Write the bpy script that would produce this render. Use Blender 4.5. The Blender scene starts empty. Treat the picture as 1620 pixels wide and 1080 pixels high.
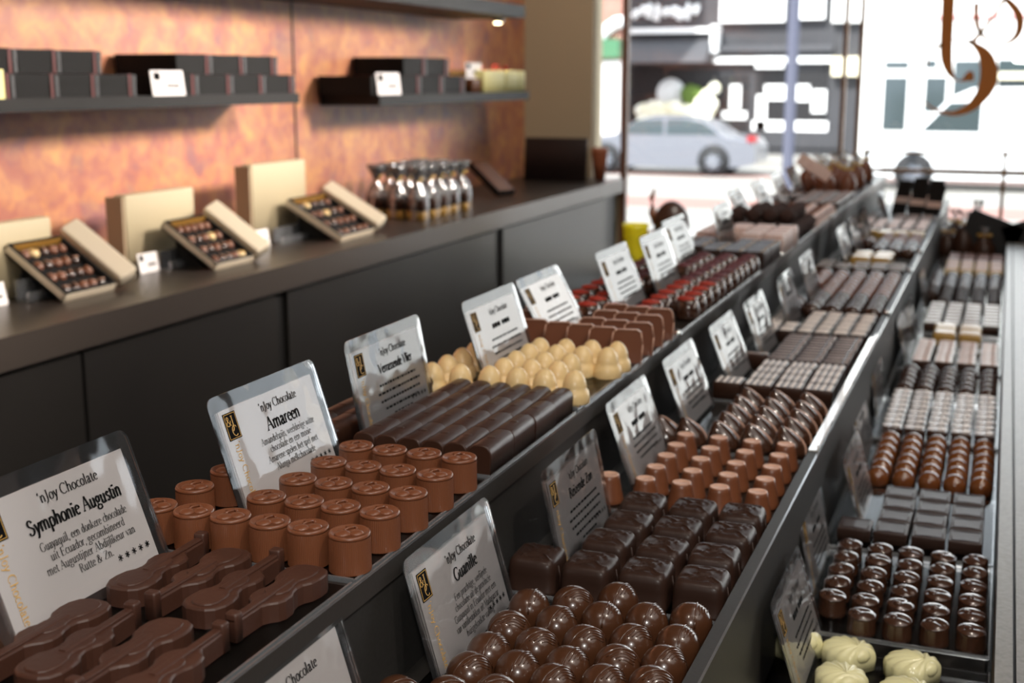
import bpy, math, random
from mathutils import Vector, Matrix
random.seed(7)
S = bpy.context.scene
COL = S.collection
PI = math.pi
C = 1.45                      # eye height of the camera above the shop floor
# ------------------------------------------------------------------ camera
cam_d = bpy.data.cameras.new('camera'); cam = bpy.data.objects.new('camera', cam_d); COL.objects.link(cam)
cam.location = (0, 0, C)
cam.rotation_euler = (math.radians(90 - 11.7225), 0, math.radians(21.1446))
cam_d.sensor_width = 23.5
cam_d.lens = 2000 / 1620 * 23.5
cam_d.clip_start = 0.02; cam_d.clip_end = 300
cam_d.dof.use_dof = True; cam_d.dof.focus_distance = 0.68; cam_d.dof.aperture_fstop = 7.0
S.camera = cam
# ------------------------------------------------------------------ colour, world, lights
S.view_settings.view_transform = 'Standard'; S.view_settings.look = 'None'
S.view_settings.gamma = 1; S.view_settings.exposure = 0.0; S.view_settings.use_curve_mapping = False
W = bpy.data.worlds.new('daylight'); S.world = W; W.use_nodes = True
bg = W.node_tree.nodes['Background']; bg.inputs[0].default_value = (.86, .93, 1, 1); bg.inputs[1].default_value = 3.6

def light(name, kind, loc, energy, color=(1, 1, 1), size=.1, target=None, spot=None, blend=.5, sy=None, portal=False):
    d = bpy.data.lights.new(name, kind); d.energy = energy; d.color = color
    if kind == 'AREA':
        d.size = size
        if sy: d.shape = 'RECTANGLE'; d.size_y = sy
        if portal: d.cycles.is_portal = True
    elif kind == 'SUN': d.angle = size
    else: d.shadow_soft_size = size
    if spot: d.spot_size = math.radians(spot); d.spot_blend = blend
    o = bpy.data.objects.new(name, d); COL.objects.link(o); o.location = loc
    if target is not None:
        o.rotation_euler = (Vector(target) - Vector(loc)).to_track_quat('-Z', 'Y').to_euler()
    return o
sun = light('sun', 'SUN', (0, 0, 20), 9.0, (1, .97, .92), .02, target=(6, 22, 0))
light('window_daylight', 'AREA', (.54, 3.93, C + .065), 1, size=3.6, sy=1.4, target=(.54, 0, C + .065), portal=True)
for i, (x, y) in enumerate(((-.30, -.25), (.70, .15), (.15, 1.3), (-.1, 2.6))):  # the second spot is added to brighten the near price cards
    light('ceiling_spot_beam', 'SPOT', (x, y, C + 1.22), (16, 34, 18, 16)[i], (1, .90, .79), .035, target=(x * .4 - .2, y + .55, C - .3), spot=110, blend=.8)
light('camera_flash', 'AREA', (.03, -.06, C + .12), 2.6, (1, .97, .93), size=.06, target=(-.25, .8, C - .3))
light('ceiling_panel_light', 'AREA', (.55, .6, C + 1.2), 13, (1, .95, .89), size=1.4, sy=2.6, target=(.3, .6, 0))
for y, ty, e in ((1.25, .70, 128), (2.15, 1.65, 104), (2.95, 2.5, 108)):  # unseen spots without a fitting, added to brighten the copper wall
    light('added_wall_fill', 'SPOT', (-.12, y, C + .40), e, (1, .89, .79), .12, target=(-1.45, ty, C - .02), spot=74, blend=1)
light('added_corner_fill', 'SPOT', (-.9, 3.1, C + 1.22), 30, (1, .90, .80), .05, target=(-1.32, 3.9, C), spot=60, blend=.8)  # unseen fill added to lift the taupe wall by the window
light('added_vase_fill', 'SPOT', (-.35, 2.5, C + .9), 60, (1, .95, .88), .04, target=(-.88, 3.24, C - .42), spot=26, blend=.6)  # unseen fill added to brighten the yellow vase
# ------------------------------------------------------------------ materials
def lin(r, g, b):
    f = lambda c: (c / 255 / 12.92) if c / 255 <= .04045 else ((c / 255 + .055) / 1.055) ** 2.4
    return (f(r), f(g), f(b), 1)
def mat(name, rgb, rough=.5, metal=0, coat=0, spec=.5, emit=None, es=0, bump=None, vary=None, coatr=.1):
    m = bpy.data.materials.new(name); m.use_nodes = True; nt = m.node_tree; b = nt.nodes['Principled BSDF']
    c = lin(*rgb); b.inputs['Base Color'].default_value = c
    b.inputs['Roughness'].default_value = rough; b.inputs['Metallic'].default_value = metal
    b.inputs['Coat Weight'].default_value = coat; b.inputs['Coat Roughness'].default_value = coatr
    b.inputs['Specular IOR Level'].default_value = spec
    if emit: b.inputs['Emission Color'].default_value = lin(*emit); b.inputs['Emission Strength'].default_value = es
    if bump or vary:
        tc = nt.nodes.new('ShaderNodeTexCoord'); n = nt.nodes.new('ShaderNodeTexNoise')
        n.inputs['Scale'].default_value = (bump or vary)[0]; n.inputs['Detail'].default_value = 4
        nt.links.new(tc.outputs['Object'], n.inputs['Vector'])
        if bump:
            bn = nt.nodes.new('ShaderNodeBump'); bn.inputs['Strength'].default_value = bump[1]; bn.inputs['Distance'].default_value = bump[2]
            nt.links.new(n.outputs['Fac'], bn.inputs['Height']); nt.links.new(bn.outputs['Normal'], b.inputs['Normal'])
        if vary:
            n2 = nt.nodes.new('ShaderNodeTexNoise'); n2.inputs['Scale'].default_value = vary[0]; n2.inputs['Detail'].default_value = 5
            nt.links.new(tc.outputs['Object'], n2.inputs['Vector'])
            r = nt.nodes.new('ShaderNodeValToRGB'); r.color_ramp.elements[0].position = .3; r.color_ramp.elements[1].position = .7
            r.color_ramp.elements[0].color = c; r.color_ramp.elements[1].color = lin(*vary[1])
            nt.links.new(n2.outputs['Fac'], r.inputs[0]); nt.links.new(r.outputs[0], b.inputs['Base Color'])
    return m
def clear(name, tint=(1, 1, 1), base=.05, rough=.05, haze=0.0, wave=0, ior=1.45):
    m = bpy.data.materials.new(name); m.use_nodes = True; nt = m.node_tree; nt.nodes.clear()
    o = nt.nodes.new('ShaderNodeOutputMaterial'); t = nt.nodes.new('ShaderNodeBsdfTransparent'); t.inputs[0].default_value = (*tint, 1)
    g = nt.nodes.new('ShaderNodeBsdfGlossy'); g.inputs['Roughness'].default_value = rough
    mx = nt.nodes.new('ShaderNodeMixShader'); fr = nt.nodes.new('ShaderNodeFresnel'); fr.inputs[0].default_value = ior
    ad = nt.nodes.new('ShaderNodeMath'); ad.operation = 'ADD'; ad.use_clamp = True; ad.inputs[1].default_value = base
    nt.links.new(fr.outputs[0], ad.inputs[0]); nt.links.new(ad.outputs[0], mx.inputs[0])
    src = t
    if haze:
        df = nt.nodes.new('ShaderNodeBsdfDiffuse'); df.inputs[0].default_value = (.55, .57, .6, 1)
        m2 = nt.nodes.new('ShaderNodeMixShader'); m2.inputs[0].default_value = haze
        nt.links.new(t.outputs[0], m2.inputs[1]); nt.links.new(df.outputs[0], m2.inputs[2]); src = m2
    if wave:
        tc = nt.nodes.new('ShaderNodeTexCoord'); nz = nt.nodes.new('ShaderNodeTexNoise'); nz.inputs['Scale'].default_value = wave; nz.inputs['Detail'].default_value = 1
        gi = nt.nodes.new('ShaderNodeObjectInfo'); va = nt.nodes.new('ShaderNodeVectorMath'); va.operation = 'ADD'
        nt.links.new(tc.outputs['Object'], va.inputs[0]); nt.links.new(gi.outputs['Location'], va.inputs[1]); nt.links.new(va.outputs[0], nz.inputs['Vector'])
        bn = nt.nodes.new('ShaderNodeBump'); bn.inputs['Strength'].default_value = .4; bn.inputs['Distance'].default_value = .004
        nt.links.new(nz.outputs['Fac'], bn.inputs['Height']); nt.links.new(bn.outputs['Normal'], g.inputs['Normal'])
    nt.links.new(src.outputs[0], mx.inputs[1]); nt.links.new(g.outputs[0], mx.inputs[2]); nt.links.new(mx.outputs[0], o.inputs[0])
    return m
M = {}
M['milk'] = mat('milk_chocolate', (117, 69, 44), .38, coat=.2, bump=(300, .15, .0005), coatr=.2)
M['milk2'] = mat('milk_chocolate_deep', (116, 68, 44), .40, coat=.2, bump=(300, .15, .0005), coatr=.2)
M['milkball'] = mat('polished_milk_chocolate', (112, 64, 40), .25, coat=1, coatr=.05)
M['violin'] = mat('semi_dark_chocolate', (70, 42, 31), .46, coat=.08, bump=(260, .3, .0006), coatr=.35)
M['dark'] = mat('dark_chocolate', (58, 36, 26), .38, spec=.3, coat=.14, bump=(250, .12, .0005), coatr=.2)
M['dark_satin'] = mat('satin_dark_chocolate', (50, 33, 26), .42, spec=.25, coat=.08, bump=(200, .25, .0006), coatr=.2)
M['ball'] = mat('lustred_chocolate', (72, 43, 26), .28, coat=.55, bump=(400, .1, .0003), coatr=.08)
M['dome'] = mat('caramel_brown_chocolate', (112, 66, 30), .22, coat=1, coatr=.05, vary=(60, (104, 56, 30)))
M['deep'] = mat('deep_dark_chocolate', (62, 38, 26), .24, coat=.9, coatr=.05)
M['cream'] = mat('white_chocolate', (232, 202, 146), .42, coat=.3, coatr=.2)
M['ivory'] = mat('ivory_chocolate', (226, 220, 172), .36, coat=.4, coatr=.15)
M['rim'] = mat('pale_chocolate_edge', (206, 164, 142), .5)
M['red'] = mat('red_cocoa_butter', (158, 44, 26), .6, bump=(500, .5, .001))
M['purple'] = mat('purple_cocoa_butter', (98, 52, 58), .6, bump=(500, .5, .001))
M['gold'] = mat('gold_print', (200, 150, 70), .35, metal=.4)
M['stripe'] = mat('pale_stripe', (208, 200, 196), .4)
M['pinktop'] = mat('pale_pink_coating', (226, 202, 192), .5, vary=(150, (206, 172, 160)))
M['dots'] = mat('pale_dot_transfer', (244, 234, 228), .25, coat=.8)
M['lines'] = mat('pale_line_transfer', (200, 180, 172), .3, coat=.6)
M['truffle'] = mat('cocoa_dusted_truffle', (54, 34, 28), .85, bump=(220, .9, .003))
M['yellowwrap'] = mat('golden_wrapper', (176, 136, 62), .4, coat=.4, bump=(90, .6, .002))
M['graydark'] = mat('dark_grey_laminate', (46, 44, 42), .5, spec=.3, vary=(500, (53, 51, 49)), bump=(900, .1, .0002))
M['graymid'] = mat('speckled_grey_laminate', (104, 100, 94), .34, vary=(260, (124, 120, 114)))
M['boardtop'] = mat('shelf_board_grey', (50, 47, 44), .36, vary=(400, (56, 53, 50)))
M['cabinet'] = mat('charcoal_cabinet', (35, 33, 31), .34, spec=.25, vary=(6, (32, 30, 29)))
M['shelfdark'] = mat('dark_wall_shelf', (36, 34, 33), .55, spec=.2)
M['ctop'] = mat('charcoal_counter_top', (56, 50, 46), .30, spec=.4)
M['black'] = mat('black', (14, 13, 13), .5)
M['blackbox'] = mat('black_carton', (25, 24, 24), .7, spec=.2)
M['boxtrim'] = mat('grey_box_edge', (62, 62, 64), .5)
M['ribbon'] = mat('red_ribbon', (92, 26, 24), .5)
M['paper'] = mat('white_card_paper', (246, 242, 242), .6)
M['whiteglare'] = mat('white_glare_strip', (252, 250, 248), .12, coat=1, coatr=.05)
M['ink'] = mat('black_ink', (16, 15, 16), .9, spec=.1)
M['goldink'] = mat('gold_ink', (214, 168, 84), .5)
M['laminate'] = clear('laminate_film', (.97, .975, .98), .04, .08, haze=.035, wave=38)
M['tray'] = clear('acrylic_tray_plastic', (.97, .97, .97), .01, .10, haze=.0, ior=1.18)
M['trayedge'] = clear('acrylic_edge', (.9, .92, .92), .25, .15, haze=.25)
M['glass'] = clear('window_glass', (.97, .98, .98), 0.0, 0.0)
M['cello'] = clear('cellophane', (.97, .97, .97), .16, .12, haze=.26, wave=60)
M['beigebox'] = mat('beige_carton', (196, 182, 150), .6)
M['whitebox'] = mat('off_white_carton', (222, 208, 184), .6)
M['beigespine'] = mat('carton_spine', (168, 146, 118), .6)
M['beigewall'] = mat('taupe_paint', (178, 162, 134), .8)
M['brown'] = mat('brown_window_paint', (104, 62, 34), .45)
M['brass'] = mat('gold_window_lettering', (214, 138, 64), .6)
M['brassrail'] = mat('brass_rail', (140, 96, 48), .35, metal=.6)
M['floor'] = mat('grey_floor', (110, 104, 98), .5, vary=(4, (98, 92, 88)))
M['ceil'] = mat('ceiling_paint', (150, 142, 132), .9)
M['darkwall'] = mat('brown_wall_paint', (74, 66, 60), .8)
M['yellow'] = mat('yellow_vase', (244, 232, 60), .3, coat=.3); M['yellow'].node_tree.nodes['Principled BSDF'].inputs['Transmission Weight'].default_value = .0
_y = M['yellow'].node_tree; _t = _y.nodes.new('ShaderNodeBsdfTranslucent'); _t.inputs[0].default_value = lin(250, 236, 60); _m = _y.nodes.new('ShaderNodeMixShader'); _m.inputs[0].default_value = .5
_y.links.new(_y.nodes['Principled BSDF'].outputs[0], _m.inputs[1]); _y.links.new(_t.outputs[0], _m.inputs[2]); _y.links.new(_m.outputs[0], _y.nodes['Material Output'].inputs[0])
M['panel'] = mat('dark_brown_panel', (44, 32, 30), .4)
M['creambox'] = mat('cream_carton', (246, 236, 160), .5)
M['orange'] = mat('terracotta', (150, 82, 50), .6)
M['chrome'] = mat('chrome', (220, 220, 220), .15, metal=1)
M['lampglow'] = mat('lamp_glow', (255, 240, 210), .5, emit=(255, 236, 190), es=14)
M['glitter'] = mat('gold_foil', (206, 170, 80), .3, metal=.6)
# copper mottled wall
def wallmat():
    m = bpy.data.materials.new('mottled_copper_laminate'); m.use_nodes = True; nt = m.node_tree; b = nt.nodes['Principled BSDF']
    tc = nt.nodes.new('ShaderNodeTexCoord'); ns = []
    mp = nt.nodes.new('ShaderNodeMapping'); mp.inputs['Scale'].default_value = (1, 1, 1.15); nt.links.new(tc.outputs['Object'], mp.inputs[0])
    for sc, det, dist in ((11, 7, .5), (30, 5, .7)):
        n = nt.nodes.new('ShaderNodeTexNoise'); n.inputs['Scale'].default_value = sc; n.inputs['Detail'].default_value = det; n.inputs['Distortion'].default_value = dist
        nt.links.new(mp.outputs[0], n.inputs['Vector']); ns.append(n)
    r = nt.nodes.new('ShaderNodeValToRGB'); e = r.color_ramp.elements
    e[0].position = .34; e[0].color = lin(150, 100, 100); e[1].position = .68; e[1].color = lin(228, 168, 104)
    x = e.new(.44); x.color = lin(186, 108, 80); x = e.new(.54); x.color = lin(206, 136, 98)
    nt.links.new(ns[0].outputs['Fac'], r.inputs[0])
    r2 = nt.nodes.new('ShaderNodeValToRGB'); r2.color_ramp.elements[0].position = .38; r2.color_ramp.elements[1].position = .62
    r2.color_ramp.elements[0].color = lin(176, 118, 114); r2.color_ramp.elements[1].color = lin(220, 162, 112)
    nt.links.new(ns[1].outputs['Fac'], r2.inputs[0])
    mx = nt.nodes.new('ShaderNodeMixRGB'); mx.inputs[0].default_value = .45
    nt.links.new(r.outputs[0], mx.inputs[1]); nt.links.new(r2.outputs[0], mx.inputs[2]); nt.links.new(mx.outputs[0], b.inputs['Base Color'])
    b.inputs['Roughness'].default_value = .45
    return m
M['copper'] = wallmat()

# ------------------------------------------------------------------ mesh helpers
class MB:
    def __init__(s): s.v = []; s.f = []; s.m = []; s.sm = []
    def add(s, vs, fs, mi=0, smooth=False, mx=None):
        n = len(s.v)
        if mx is not None: vs = [mx @ Vector(p) for p in vs]
        s.v += [tuple(p) for p in vs]; s.f += [tuple(i + n for i in f) for f in fs]
        s.m += [mi] * len(fs); s.sm += [smooth] * len(fs); return s
    def box(s, x0, x1, y0, y1, z0, z1, mi=0, mx=None):
        v = [(x, y, z) for z in (z0, z1) for y in (y0, y1) for x in (x0, x1)]
        return s.add(v, [(0, 2, 3, 1), (4, 5, 7, 6), (0, 1, 5, 4), (2, 6, 7, 3), (0, 4, 6, 2), (1, 3, 7, 5)], mi, False, mx)
    def rbox(s, x0, x1, y0, y1, z0, z1, r, mi=0, mx=None, n=3, top=None):
        # box with rounded vertical edges and a rounded top
        cx, cy = (x0 + x1) / 2, (y0 + y1) / 2; hx, hy = (x1 - x0) / 2, (y1 - y0) / 2; t = top if top is not None else r
        rings = [(z0, 0)] + [(z1 - t + t * math.sin(a), t * (1 - math.cos(a))) for a in [k * PI / 2 / n for k in range(n + 1)]]
        def ring(z, ins):
            out = []; rr = max(r - ins * .3, r * .4)
            for q, (sx, sy) in enumerate(((1, 1), (-1, 1), (-1, -1), (1, -1))):
                for k in range(n + 1):
                    a = q * PI / 2 + k * PI / 2 / n
                    out.append((cx + sx * (hx - ins - rr) + rr * math.cos(a), cy + sy * (hy - ins - rr) + rr * math.sin(a), z))
            return out
        return s.loft([ring(z, i) for z, i in rings], mi, True, mx)
    def loft(s, rings, mi=0, smooth=True, mx=None, cap=(True, True)):
        N = len(rings[0]); v = [p for r in rings for p in r]; f = []
        for i in range(len(rings) - 1):
            for k in range(N): f.append((i * N + k, i * N + (k + 1) % N, (i + 1) * N + (k + 1) % N, (i + 1) * N + k))
        s.add(v, f, mi, smooth, mx); n = len(s.v) - len(v)
        if cap[0]: s.f.append(tuple(n + k for k in reversed(range(N)))); s.m.append(mi); s.sm.append(False)
        if cap[1]: s.f.append(tuple(n + (len(rings) - 1) * N + k for k in range(N))); s.m.append(mi); s.sm.append(False)
        return s
    def lathe(s, prof, seg=24, mi=0, smooth=True, mx=None, flute=0, off=(0, 0, 0), sx=1, sy=1, cap=(True, True)):
        rings = []
        for r, z in prof:
            rings.append([(off[0] + sx * (r - (flute if (k % 2 and r > 0) else 0)) * math.cos(2 * PI * k / seg), off[1] + sy * (r - (flute if k % 2 else 0)) * math.sin(2 * PI * k / seg), off[2] + z) for k in range(seg)])
        return s.loft(rings, mi, smooth, mx, cap)
    def dome(s, r, h, seg=20, n=7, mi=0, mx=None, off=(0, 0, 0), base=0.0, sx=1, sy=1):
        prof = [(r * .96, 0)] + ([(r, base)] if base else []) + [(r * math.cos(a), base + (h - base) * math.sin(a)) for a in [k * PI / 2 / n for k in range(0 if not base else 1, n)]] + [(r * .04, h)]
        return s.lathe(prof, seg, mi, True, mx, 0, off, sx, sy)
    def ell(s, c, rx, ry, rz, mi=0, seg=14, n=8, mx=None):
        prof = [(max(.02, math.sin(PI * k / n)), -math.cos(PI * k / n) * rz) for k in range(n + 1)]
        return s.lathe(prof, seg, mi, True, mx, 0, c, rx, ry)
    def tube(s, pts, rad, seg=8, mi=0, mx=None):
        P = [Vector(p) for p in pts]; rings = []
        for i, p in enumerate(P):
            d = (P[min(i + 1, len(P) - 1)] - P[max(i - 1, 0)]).normalized()
            a = d.cross(Vector((0, 0, 1)));
            if a.length < .01: a = Vector((1, 0, 0))
            a.normalize(); b = d.cross(a); r = rad[i] if isinstance(rad, (list, tuple)) else rad
            rings.append([tuple(p + a * r * math.cos(2 * PI * k / seg) + b * r * math.sin(2 * PI * k / seg)) for k in range(seg)])
        return s.loft(rings, mi, True, mx)
    def prism(s, outline, z0, z1, mi=0, smooth=False, mx=None, bevel=0):
        n = len(outline); cx = sum(p[0] for p in outline) / n; cy = sum(p[1] for p in outline) / n
        def sc(ins):
            out = []
            for i, p in enumerate(outline):
                a, b = outline[i - 1], outline[(i + 1) % n]
                tx, ty = b[0] - a[0], b[1] - a[1]; L = math.hypot(tx, ty) or 1
                out.append((p[0] - ty / L * ins, p[1] + tx / L * ins))
            return out
        rings = [[(x, y, z0) for x, y in outline]]
        if bevel:
            rings.append([(x, y, z1 - bevel) for x, y in outline]); rings.append([(x, y, z1 - bevel * .3) for x, y in sc(bevel * .5)]); rings.append([(x, y, z1) for x, y in sc(bevel * 1.2)])
        else: rings.append([(x, y, z1) for x, y in outline])
        return s.loft(rings, mi, smooth, mx)
    def ribbon(s, pts, wid, z, mi=0, th=0.0, mx=None):
        # flat stroke in the xy plane with a width per point
        n = len(pts); L = []; R = []
        for i, p in enumerate(pts):
            a, b = pts[max(i - 1, 0)], pts[min(i + 1, n - 1)]
            tx, ty = b[0] - a[0], b[1] - a[1]; l = math.hypot(tx, ty) or 1; w = (wid[i] if isinstance(wid, (list, tuple)) else wid) / 2
            L.append((p[0] - ty / l * w, p[1] + tx / l * w)); R.append((p[0] + ty / l * w, p[1] - tx / l * w))
        v = [(x, y, z) for x, y in L] + [(x, y, z) for x, y in R]
        f = [(i, i + n, i + n + 1, i + 1) for i in range(n - 1)]
        if th:
            v += [(x, y, z + th) for x, y in L] + [(x, y, z + th) for x, y in R]; N = 2 * n
            f += [(N + i, N + i + 1, N + i + n + 1, N + i + n) for i in range(n - 1)]
            f += [(i, i + 1, N + i + 1, N + i) for i in range(n - 1)] + [(n + i, N + n + i, N + n + i + 1, n + i + 1) for i in range(n - 1)]
            f += [(0, N, N + n, n), (n - 1, 2 * n - 1, N + 2 * n - 1, N + n - 1)]
        return s.add(v, f, mi, False, mx)
    def mesh(s, name, mats):
        me = bpy.data.meshes.new(name); me.from_pydata(s.v, [], s.f)
        for m in (mats if isinstance(mats, (list, tuple)) else [mats]): me.materials.append(M[m] if isinstance(m, str) else m)
        me.polygons.foreach_set('material_index', s.m); me.polygons.foreach_set('use_smooth', s.sm); me.update()
        return me
def tag(o, label=None, cat=None, group=None, kind=None):
    for k, v in (('label', label), ('category', cat), ('group', group), ('kind', kind)):
        if v: o[k] = v
    return o
def ob(name, mb, mats, parent=None, loc=None):
    me = mb.mesh(name, mats) if isinstance(mb, MB) else mb
    o = bpy.data.objects.new(name, me); COL.objects.link(o); o.parent = parent
    if loc: o.location = loc
    return o
def empty(name, loc=(0, 0, 0), rz=0):
    o = bpy.data.objects.new(name, None); COL.objects.link(o); o.location = loc; o.rotation_euler = (0, 0, rz); o.empty_display_size = .01; return o
def struct(name, mb, mats, parent=None):
    o = ob(name, mb, mats, parent); o['kind'] = 'structure'; return o
def dup(o, parent=None):
    c = o.copy(); COL.objects.link(c); c.parent = parent
    for ch in list(o.children): dup(ch, c)
    return c
class Proto:
    # builds a thing once, then hands out copies (the first call hands out the original)
    def __init__(s, root): s.root = root; s.used = False
    def get(s):
        if not s.used: s.used = True; return s.root
        return dup(s.root)
def rect(w, h, r=0, n=4):
    if not r: return [(-w / 2, -h / 2), (w / 2, -h / 2), (w / 2, h / 2), (-w / 2, h / 2)]
    out = []
    for q, (sx, sy) in enumerate(((1, 1), (-1, 1), (-1, -1), (1, -1))):
        for k in range(n + 1):
            a = q * PI / 2 + k * PI / 2 / n; out.append((sx * (w / 2 - r) + r * math.cos(a), sy * (h / 2 - r) + r * math.sin(a)))
    return out

# ------------------------------------------------------------------ serif lettering drawn with a broad pen
def arc(cx, cy, rx, ry, a0, a1, n=12): return [(cx + rx * math.cos(math.radians(a0 + (a1 - a0) * k / n)), cy + ry * math.sin(math.radians(a0 + (a1 - a0) * k / n))) for k in range(n + 1)]
def sf(x, y, w=.13): return ('t', [(x - w / 2, y), (x + w / 2, y)])
def ln(*p): return ('n', list(p))
def thin(*p): return ('t', list(p))
def cu(*p):
    P = list(p); out = []
    for i in range(len(P) - 1):
        p0, p1, p2, p3 = P[max(i - 1, 0)], P[i], P[i + 1], P[min(i + 2, len(P) - 1)]
        for k in range(5):
            t = k / 5
            out.append(tuple(.5 * (2 * p1[j] + (p2[j] - p0[j]) * t + (2 * p0[j] - 5 * p1[j] + 4 * p2[j] - p3[j]) * t * t + (3 * p1[j] - p0[j] - 3 * p2[j] + p3[j]) * t ** 3) for j in (0, 1)))
    return ('n', out + [P[-1]])
def dot(x, y): return ('d', [(x, y - .045), (x, y + .045)])
arch = lambda x: cu((x, .32), (x + .08, .43), (x + .18, .43), (x + .23, .33), (x + .24, .2), (x + .24, .02))
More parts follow.
